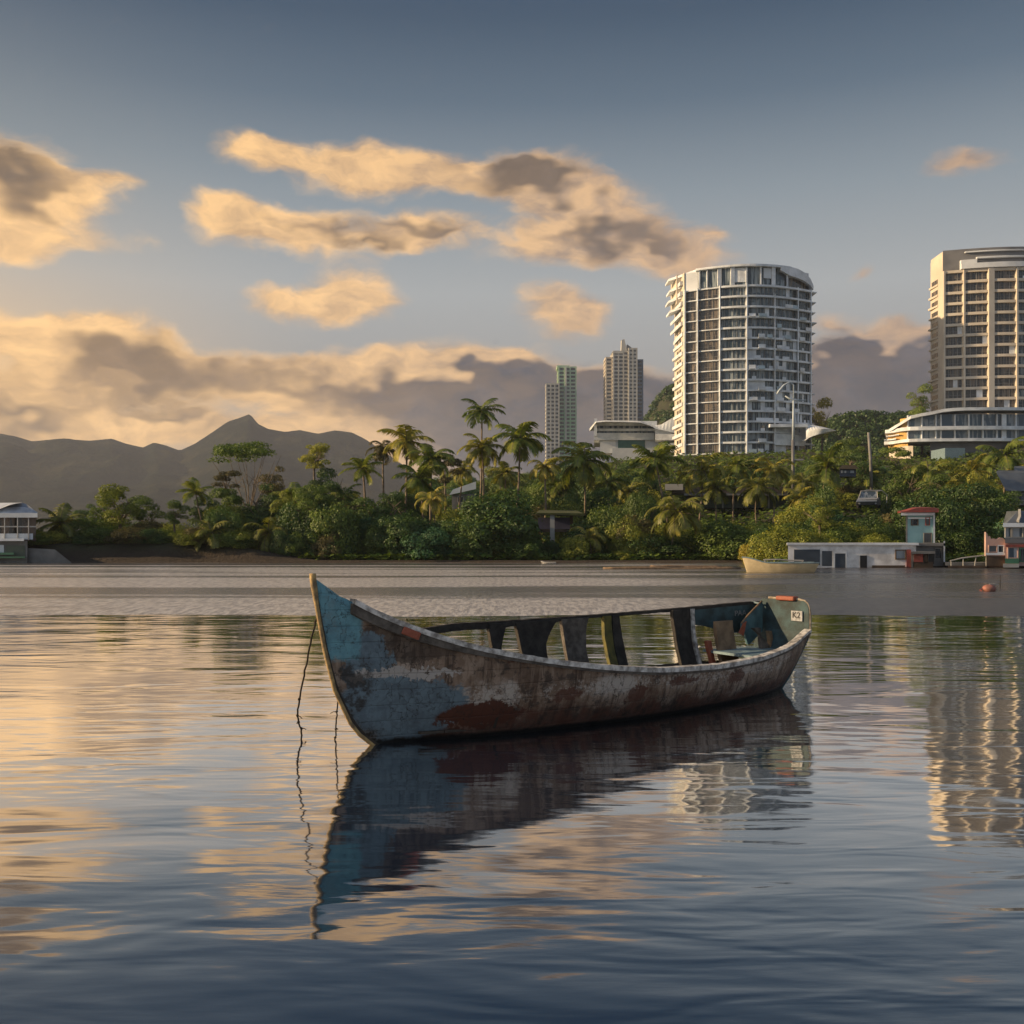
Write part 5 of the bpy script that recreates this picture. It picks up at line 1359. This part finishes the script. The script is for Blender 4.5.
BUSH = []
for i in range(6):
    rnd = random.Random(40 + i); b = MB(); add_leaves(b, rnd, bush_blobs(rnd, 13 + 2 * i), 7500, .0175)
    me = b.build('shrub', L_dark); BUSH.append(me.data); bpy.data.objects.remove(me)
CROWN = []
for i in range(5):
    rnd = random.Random(80 + i); b = MB(); bl = []
    for _ in range(13 + i):
        a = rnd.uniform(0, 6.28); rr = rnd.uniform(.08, .38); z = rnd.uniform(-.32, .36); s = rnd.uniform(.10, .20)
        bl.append(((rr * math.cos(a) * (1 - abs(z)), rr * math.sin(a) * (1 - abs(z)), z), (s, s, s * .72)))
    add_leaves(b, rnd, bl, 6000, .0165)
    me = b.build('crown', L_dark); CROWN.append(me.data); bpy.data.objects.remove(me)
UMB = []
for i in range(2):
    rnd = random.Random(180 + i); b = MB(); bl = []
    for _ in range(26):
        a = rnd.uniform(0, 6.28); rr = .44 * rnd.random() ** .6; bl.append(((rr * math.cos(a), rr * math.sin(a), .30 - .9 * rr * rr + rnd.uniform(-.07, .05)), (.15, .14, .06)))
    add_leaves(b, rnd, bl, 3400, .017)
    me = b.build('crown', L_dark); UMB.append(me.data); bpy.data.objects.remove(me)


def palm_crown_mesh(seed, nf=15, droop=1.0, wid=1.0):
    rnd = random.Random(seed); b = MB()
    for i in range(nf):
        az = i * 2.399 + rnd.uniform(-.25, .25); el0 = lerp(1.25, -.35, (i / (nf - 1)) ** .8) + rnd.uniform(-.12, .12)
        L = rnd.uniform(.85, 1.08) * (1.0 if el0 > -.1 else .85); ca, sa = math.cos(az), math.sin(az)
        pts = []; p = Vector((0, 0, 0)); el = el0; N = 16
        for k in range(N + 1):
            pts.append(p.copy()); p = p + Vector((ca * math.cos(el), sa * math.cos(el), math.sin(el))) * (L / N)
            el -= (.055 + .10 * (k / N)) * droop * rnd.uniform(.8, 1.15)
        b.cur = 1; b.tube(pts, [.013 * (1 - .8 * k / N) for k in range(N + 1)], 4, caps=False); b.cur = 0
        side = Vector((-sa, ca, 0))
        for k in range(1, N * 2):
            t = k / (N * 2); q_ = t * N; i0 = int(q_); base = pts[i0].lerp(pts[min(N, i0 + 1)], q_ - i0)
            tan = (pts[min(N, i0 + 1)] - pts[max(0, i0)]).normalized()
            ll = .34 * wid * math.sin(math.pi * min(1, t * .86 + .12)) ** .7 * rnd.uniform(.75, 1.1)
            for sg in (1, -1):
                if rnd.random() < .05: continue
                dr = Vector((0, 0, -1)) * rnd.uniform(.35, .95)
                d1 = (side * sg + tan * .75 + dr * .35).normalized(); d2 = (side * sg * .7 + tan * .6 + dr * 1.3).normalized()
                mid = base + d1 * ll * .5; end = mid + d2 * ll * .5; w = tan * .021 * wid
                b.quad(base - w * .6, base + w * .6, mid + w, mid - w); b.tri(mid - w, mid + w, end)
    for _ in range(5):
        a = rnd.uniform(0, 6.28); c = Vector((.05 * math.cos(a), .05 * math.sin(a), -.05)); b.cur = 1
        b.tube([c + Vector((0, 0, .03)), c, c - Vector((0, 0, .03))], [.015, .028, .015], 5)
    o = b.build('fronds', [L_palm, m_bark]); me = o.data; bpy.data.objects.remove(o); return me
PALM = [palm_crown_mesh(1, 15, 1.0), palm_crown_mesh(2, 12, .75, 1.1), palm_crown_mesh(3, 17, 1.25), palm_crown_mesh(4, 11, .95, 1.25), palm_crown_mesh(5, 14, 1.5, .9)]
random.seed(77)


def set_mat(o, m):
    o.material_slots[0].link = 'OBJECT'; o.material_slots[0].material = m


def palm(px, ytop, w, d, lean, var, label, mt=None, group='coconut palms along the shore and slope', ybase=None, trunk=None):
    Rr = w * .5 * d / 1000.0 * 1.12
    Rr *= 1.18
    hub = Vector((XX(px, d), d, ZZ(ytop, d) - Rr * (.80 if var != 2 else .65)))
    bx = XX(px + lean, d); bz = terrain(bx, d) - .3 if ybase is None else ZZ(ybase, d)
    if hub.z < bz + .6: hub.z = bz + .6
    root = thing('palm_tree', label, 'palm tree', (bx, d, bz), 0, group)
    H = hub.z - bz; b = MB(); pts = []; rad = []
    r0 = max(.07, min(.13, H * .014)) if trunk is None else trunk
    for k in range(11):
        t = k / 10.0
        pts.append((( hub.x - bx) * (t ** 1.6) + .12 * math.sin(t * 5 + px), .1 * math.sin(t * 4), H * t)); rad.append(r0 * (1.45 - .75 * t ** .5) * (1 + .05 * (k % 2)))
    b.tube(pts, rad, 7); b.build('trunk', m_pbark, root, smooth=True)
    c = bpy.data.objects.new('fronds', PALM[var]); COL.objects.link(c); c.parent = root
    c.location = pts[-1]; c.scale = (Rr, Rr, Rr); c.rotation_euler = (random.uniform(-.15, .15), random.uniform(-.15, .15), random.uniform(0, 6.28))
    set_mat(c, mt or L_palm)
    return root


def shrub(px, ytop, w, d, m, label, group, depth=None, ybase=None):
    o = bpy.data.objects.new('shrub', random.choice(BUSH)); COL.objects.link(o)
    x = XX(px, d); z = (terrain(x, d) - .15) if ybase is None else ZZ(ybase, d)
    hgt = max(.6, ZZ(ytop, d) - z); W_ = w * d / 1000.0
    o.location = (x, d, z); o.scale = (W_ * 1.06, (depth or W_) * 1.0, hgt * 1.22); o.rotation_euler.z = random.uniform(0, 6.28) if abs(W_ - (depth or W_)) < .1 else random.choice((0, 3.14159))
    set_mat(o, m)
    return tag(o, label, 'shrub', group)


def tree(px, ytop, w, h_px, d, m, label, group, umb=False, lean=0, bare=False):
    """crown w by h_px pixels with its top at ytop"""
    x = XX(px, d); z0 = terrain(XX(px + lean, d), d) - .3
    W_, H_ = w * d / 1000.0, h_px * d / 1000.0; zt_ = ZZ(ytop, d)
    cz = zt_ - H_ * .5
    root = thing('broadleaf_tree' if not umb else 'umbrella_tree', label, 'tree', (XX(px + lean, d), d, z0), 0, group)
    dx = x - XX(px + lean, d); b = MB(); r0 = max(.08, W_ * (.030 if not umb else .016))
    fork = max(.5, (cz - H_ * .35 - z0)) if not umb else max(.8, (cz - z0) * .35)
    p0, p1 = Vector((0, 0, 0)), Vector((dx * .5, 0, fork))
    b.tube([p0, p0.lerp(p1, .5) + Vector((.08, 0, 0)), p1], [r0 * 1.3, r0, r0 * .85], 7)
    rnd = random.Random(int(px * 7 + ytop))
    for k in range(11 if umb else 6):
        a = rnd.uniform(0, 6.28); rr = rnd.uniform(.2, .42) * W_
        e = Vector((dx + rr * math.cos(a), rr * math.sin(a), (cz - z0) + (H_ * rnd.uniform(-.1, .3) if not umb else H_ * rnd.uniform(.0, .25))))
        mid = p1.lerp(e, .5) + Vector((rnd.uniform(-.1, .1) * W_ * .5, rnd.uniform(-.1, .1) * W_ * .5, rnd.uniform(-.05, .12) * H_))
        b.tube([p1, mid, e], [r0 * .5, r0 * .32, r0 * .12], 5, caps=False)
        for _ in range(2):
            e2 = mid + Vector((rnd.uniform(-.2, .2) * W_, rnd.uniform(-.2, .2) * W_, H_ * rnd.uniform(.1, .35))); b.tube([mid, e2], [r0 * .22, r0 * .08], 4, caps=False)
    b.build('trunk', m_bark, root, smooth=True)
    c = bpy.data.objects.new('crown', random.choice(UMB if umb else CROWN)); COL.objects.link(c); c.parent = root
    c.location = (dx, 0, cz - z0 - (H_ * .15 if umb else 0)); c.rotation_euler.z = random.uniform(0, 6.28)
    c.scale = (W_ * 1.02, W_ * 1.02, H_ * (1.25 if not umb else 1.9)); set_mat(c, m)
    return root


# --- named plants, left to right
GP = 'coconut palms along the shore and slope'; GS = 'shrubs along the waterline'; GT = 'trees of the shore and slope'
palm(60, 498, 46, 93, 4, 1, 'palm with upright fronds at the left end of the brown bank beside the white house', L_palmy)
shrub(36, 527, 26, 91, L_yel, 'yellow-green shrub touching the right side of the verandah house', GS)
shrub(78, 512, 50, 94, L_mid, 'low mid-green shrub between the leftmost palm and the round golden tree', GS)
tree(120, 487, 62, 42, 94, L_yel, 'round golden-green tree with forked pale trunk on the brown bank', GT)
tree(108, 500, 40, 30, 97, L_mid, 'dull green tree half hidden behind the round golden tree', GT)
shrub(105, 520, 70, 96, L_mid, 'broad shrub mass under the round golden tree', GS); shrub(148, 515, 46, 97, L_brown, 'brownish shrub just right of the round golden tree', GS)
tree(174, 502, 34, 24, 93, L_mid, 'small twisted tree with pale trunk between golden tree and first fan palm', GT)
palm(196, 474, 34, 96, 8, 1, 'palm with one large upright fan of fronds above the small twisted tree', L_palm)
palm(212, 508, 46, 91, -2, 3, 'short bright palm with pale straight trunk standing at the water', L_palmy)
tree(246, 444, 84, 32, 112, L_mid, 'wide flat-topped umbrella tree with thin bare branches before the mountain', GT, umb=True, lean=6)
tree(226, 472, 40, 22, 108, L_brown, 'dark low tree beneath the left side of the umbrella tree', GT)
tree(314, 445, 44, 26, 118, L_yel, 'small yellow-crowned tree alone against the mountain right of umbrella tree', GT)
tree(275, 466, 40, 36, 118, L_brown, 'brown sparse tree behind the right side of the umbrella tree', GT)
palm(268, 507, 50, 92, 2, 4, 'short palm with hanging pale fronds under the umbrella tree', L_palmy)
palm(296, 477, 46, 100, 0, 0, 'dark green palm below the small yellow-crowned tree', L_palm)
shrub(240, 535, 50, 91, L_mid, 'low shrub right of the shortest bright palm trunk', GS); shrub(298, 530, 46, 92, L_dark, 'dark shrub below the short hanging palm', GS)
tree(330, 470, 50, 40, 118, L_dark, 'dark green tree between two palms right of the yellow-crowned tree', GT)
palm(362, 448, 38, 104, 4, 1, 'slender palm with raised leaves left of the dried palm', L_palm)
shrub(338, 513, 56, 93, L_mid, 'rounded mid-green shrub left of the lighter shrub', GS)
shrub(382, 512, 54, 92.5, L_mid, 'rounded lighter shrub left of the bluish-green one', GS); shrub(316, 492, 30, 99, L_yel, 'yellow tinted shrub under the small yellow-crowned tree', GS)
palm(384, 431, 34, 110, 0, 4, 'dried brown palm with tangled dead fronds left of the tall bright palm', L_brown)
palm(407, 415, 50, 108, -3, 3, 'tall bright palm with broad fronds, highest of the left clump', L_palmy)
palm(420, 452, 50, 104, 3, 3, 'low-crowned palm between the tall bright palm and the drooping one', L_palm); palm(430, 438, 48, 106, 2, 2, 'drooping palm just right of the tall bright palm', L_palm); palm(432, 478, 40, 98, 3, 4, 'low palm with hanging fronds below the drooping palm', L_palmy)
shrub(424, 517, 74, 91.5, L_blue, 'bluish-green shrub at the waterline left of the big dark shrub', GS)
tree(445, 455, 44, 30, 125, L_brown, 'brownish round tree behind the left clump of palms', GT)
palm(483, 391, 40, 118, -4, 0, 'tallest thin palm standing against the grey clouds', L_palm); palm(482, 429, 46, 112, 1, 2, 'palm directly below the tallest thin palm', L_palmy)
palm(520, 409, 56, 112, -4, 3, 'broad-leaved palm right of the tallest thin palm', L_palm); palm(546, 448, 36, 108, -2, 4, 'slim palm with a straight pale trunk left of the first skyscraper', L_palmy)
shrub(500, 481, 118, 94, L_dark, 'largest dark green shrub mass, left of the pavilion', GS); shrub(472, 508, 60, 91, L_dark, 'dark shrub at the water below the largest shrub mass', GS)
palm(583, 433, 66, 114, 2, 2, 'large spreading palm in front of the two far skyscrapers', L_palm)
palm(608, 462, 40, 120, 0, 0, 'small palm between the spreading palm and the leaning palm', L_palm)
palm(655, 432, 52, 116, 13, 1, 'leaning palm with dark upright leaf left of the white tower', L_palm)
palm(702, 441, 58, 118, -2, 4, 'bushy yellowish palm in front of the tower\'s left base', L_palmy); palm(737, 447, 48, 122, -4, 2, 'palm with pale drooping fronds below the tower centre', L_palm)
palm(772, 446, 46, 120, 2, 4, 'palm with dry curved fronds just left of the street lamp', L_palmy); palm(826, 440, 52, 134, -3, 0, 'green palm with fanned crown right of the street lamp', L_palm)
palm(676, 487, 60, 91, -4, 2, 'front palm with thin pale trunk at the water, right of the pavilion', L_palmy)
palm(928, 448, 50, 118, 6, 4, 'palm with two thin leaning stems below the podium building', L_palm); palm(1004, 428, 52, 128, 0, 3, 'bright palm before the podium near the right edge', L_palm); palm(972, 452, 36, 124, 0, 0, 'small palm between podium and slate-blue roof', L_palmy)
shrub(576, 530, 40, 90.5, L_yel, 'bright yellow-green shrub at the waterline right of the pavilion column', GS, ybase=563.5); shrub(621, 549, 26, 90, L_yel, 'small yellow-green shrub at the water, right of the brightest shrub', GS, ybase=563.5)
palm(590, 514, 44, 92, 0, 4, 'low palm-like plant right of the pavilion', L_palmy)
shrub(600, 508, 70, 96, L_dark, 'dark shrub directly right of the pavilion', GS); shrub(640, 525, 70, 93, L_dark, 'dark shrub left of the front palm', GS); shrub(720, 512, 84, 92, L_mid, 'wide green shrub right of the front palm', GS)
shrub(665, 535, 60, 92, L_dark, 'dark shrub behind the front palm trunk', GS); shrub(520, 530, 60, 91, L_dark, 'dark shrub left of the pavilion column at the water', GS); shrub(552, 538, 36, 92, L_dark, 'small dark shrub under the pavilion floor', GS)
shrub(776, 518, 60, 82, L_yel, 'yellow-green shrub above the stern of the yellow boat', GS); shrub(753, 536, 30, 84, L_gold, 'golden shrub left of the yellow boat', GS); shrub(735, 530, 40, 90, L_mid, 'green shrub left of the golden shrub', GS)
shrub(806, 492, 56, 98, L_yel, 'tall yellow-green shrub below the street lamp foot', GS); shrub(846, 512, 62, 86, L_yel, 'yellow-green shrub behind the middle of the boathouse roof', GS); shrub(818, 526, 46, 80.5, L_yel, 'low yellow-green shrub just over the boathouse roof', GS, ybase=556)
shrub(885, 514, 50, 85, L_mid, 'green shrub left of the turquoise lookout tower', GS); shrub(876, 528, 44, 81.5, L_yel, 'low shrub over the boathouse roof beside the lookout tower', GS, ybase=556)
shrub(925, 494, 80, 92, L_mid, 'olive shrub mass behind the lookout tower', GS); tree(962, 488, 90, 62, 88, L_dark, 'large very dark tree between lookout tower and pink house', GT); shrub(963, 520, 60, 84, L_dark, 'very dark shrub at the jetty', GS)
tree(1005, 492, 70, 40, 92, L_dark, 'dark tree behind the pink house', GT)
tree(985, 545, 20, 16, 88, L_dark, 'small dark tree beside the parapet of the pink house', GT)
tree(922, 386, 34, 34, 262, L_mid, 'round tree on the hilltop leaning against the cream tower', GT); tree(822, 400, 36, 40, 290, L_gold, 'yellowish tree on the hilltop at the right side of the white tower', GT)
tree(897, 448, 40, 24, 150, L_mid, 'tree directly below the yellow end of the podium building', GT); tree(862, 455, 44, 30, 150, L_dark, 'dark tree left of the bare wooden pole', GT); tree(950, 462, 46, 30, 120, L_yel, 'yellowish tree below the podium building\'s middle', GT); tree(905, 470, 60, 34, 118, L_mid, 'mid-green tree right of the silver car', GT)
tree(850, 440, 40, 30, 175, L_mid, 'green tree right of the shell canopy', GT)
for k in range(20):
    px = 38 + k * 16 + random.uniform(-5, 5)
    shrub(px, random.uniform(521, 538), random.uniform(26, 46), 90.6 + (k % 3) * .8, (L_mid, L_yel, L_brown, L_dark)[k % 4], '%s shrub in the low row hanging over the brown bank' % ('mid-green', 'yellow-green', 'brownish', 'dark green')[k % 4], '%s shrubs hanging over the brown bank' % ('mid-green', 'yellow-green', 'brownish', 'dark green')[k % 4])
for px, yt_, w, h, m_, lab in ((145, 498, 44, 34, L_mid, 'tree behind the small twisted tree'), (88, 504, 36, 28, L_dark, 'dark tree left of the golden tree, behind'), (228, 490, 50, 40, L_mid, 'tree below the umbrella tree left side'), (262, 484, 56, 44, L_dark, 'dark tree below the umbrella tree trunk'), (205, 500, 40, 34, L_dark, 'dark tree between the first fan palm and the bright palm'), (290, 492, 40, 32, L_yel, 'yellow-green tree below the brown sparse tree')):
    tree(px, yt_, w, h, 99 + (px % 5), m_, lab, GT)
random.seed(5)
# --- the thicket: many plants of a few kinds, told apart only by kind and stretch of slope
SKY = [(0, 520), (180, 512), (240, 485), (300, 480), (340, 472), (400, 472), (450, 470), (500, 462), (560, 466), (600, 462), (650, 462), (700, 464), (760, 458), (800, 456), (850, 452), (900, 462), (950, 460), (1000, 462), (1100, 455)]
ZONES = [(-80, 190, 'behind the brown bank at the left'), (190, 390, 'on the flat shore below the mountain'), (390, 540, 'on the slope left of the pavilion'), (540, 680, 'on the slope below the far skyscrapers'), (680, 800, 'on the slope below the white tower'), (800, 900, 'on the slope around the silver car'), (900, 1120, 'on the slope below the cream tower')]
KIND = [(L_dark, 'dark green'), (L_mid, 'mid-green'), (L_yel, 'yellow-green'), (L_brown, 'brownish'), (L_blue, 'bluish-green')]
CLEAR = [(532, 586, 505, 543, 100), (664, 792, 482, 512, 136), (448, 478, 480, 498, 140), (992, 1080, 464, 500, 119), (852, 892, 488, 508, 113), (836, 860, 463, 478, 126), (866, 876, 430, 484, 128), (786, 800, 380, 486, 145), (884, 1080, 408, 442, 252), (590, 700, 414, 452, 300)]
cnt = 0; tries = 0
while cnt < 290 and tries < 9000:
    tries += 1
    px = random.uniform(-50, 1075) if random.random() < .45 else random.uniform(300, 1075)
    u = random.random(); d = lerp(shore(px) + 4, 255 if px > 420 else 150, u ** 1.5)
    x = XX(px, d); z0 = terrain(x, d); h = random.uniform(2.6, 7.4) * (1 + .3 * (d > 150)); w = random.uniform(3.4, 7.5) * (1 + .3 * (d > 150)) * 1000 / d
    ytop = HY - (z0 + h - CAM_H) * 1000 / d
    lim = interp(px, SKY)
    if ytop < lim: continue
    bad = False
    for a, c, y0, y1, dd in CLEAR:
        if d < dd + 6 and px + w * .42 > a and px - w * .42 < c and ytop < y1 and HY - (z0 - CAM_H) * 1000 / d > y0: bad = True
    if px > 780 and d < 80: bad = True
    if bad: continue
    mt, kn = random.choices(KIND, (4, 4, 1.6 if px < 740 else 3.5, 1.2 if px < 400 else .4, .8))[0]
    zone = next(s for a, c, s in ZONES if a <= px < c)
    row = 'low down' if d < 125 else ('high up' if d > 180 else 'half-way up')
    if random.random() < .72:
        shrub(px, ytop, w, d, mt, '%s shrub in the dense thicket, %s %s' % (kn, row, zone), '%s shrubs %s %s' % (kn, row, zone))
    else:
        tree(px, ytop, w * .9, w * .62, d, mt, '%s round tree in the thicket, %s %s' % (kn, row, zone), '%s trees %s %s' % (kn, row, zone))
    cnt += 1
for (px, yt_, w, d, v) in ((345, 478, 34, 112, 0), (462, 452, 34, 130, 4), (505, 455, 34, 132, 0), (560, 470, 40, 120, 2), (630, 470, 40, 125, 4), (716, 466, 42, 112, 0), (756, 470, 44, 110, 2), (802, 462, 40, 132, 4), (868, 462, 36, 150, 0), (800, 478, 38, 108, 3), (945, 470, 40, 110, 0), (1022, 450, 44, 140, 4)):
    zone = next(s for a, c, s in ZONES if a <= px < c)
    palm(px, yt_, w, d, random.uniform(-4, 4), v, 'smaller palm rising out of the thicket, %s' % zone, random.choice((L_palm, L_palmy)), 'smaller palms %s' % zone)

# --- ground cover and the far wood: nobody could count these
rnd = random.Random(9); b = MB()
for _ in range(52000):
    px = rnd.uniform(-60, 1090) if rnd.random() < .35 else rnd.uniform(330, 1090)
    d = lerp(shore(px) + (1.2 if px > 300 else 3.2), 265, rnd.random() ** 1.7); x = XX(px, d); z = terrain(x, d) + rnd.uniform(0, .5) * (1 if d < 95 else 1.6)
    s = rnd.uniform(.10, .26) * (1 + d / 130.0); a = rnd.uniform(0, 6.28); t = Vector((math.cos(a), math.sin(a), rnd.uniform(-.3, .8))).normalized(); w = Vector((-math.sin(a), math.cos(a), rnd.uniform(-.3, .8))).normalized() * .6
    p = Vector((x, d, z)); b.quad(p - t * s, p - w * s, p + t * s, p + w * s)
tag(b.build('undergrowth', L_mid), 'tangled low green undergrowth covering the slope', None, kind='stuff')
b = MB()
for _ in range(1900):
    if rnd.random() < .62: px = rnd.uniform(760, 1010); d = rnd.uniform(340, 470)
    else: px = rnd.uniform(600, 740); d = rnd.uniform(430, 640)
    x = XX(px, d); z = terrain(x, d); r = rnd.uniform(2.2, 4.2)
    for _ in range(85):
        dv = Vector((rnd.gauss(0, 1), rnd.gauss(0, 1), abs(rnd.gauss(0, 1)))).normalized(); p = Vector((x, d, z)) + dv * r * rnd.uniform(.7, 1)
        n_ = (dv + Vector((rnd.uniform(-1, 1), rnd.uniform(-1, 1), rnd.uniform(-1, 1))) * .6).normalized(); t = n_.cross(Vector((rnd.uniform(-1, 1), .3, rnd.uniform(-1, 1)))).normalized(); w = n_.cross(t); s = r * .14
        b.quad(p - t * s, p - w * s, p + t * s, p + w * s)
tag(b.build('far_wood', L_dark), 'dark wood covering the two hills behind the towers', None, kind='stuff')
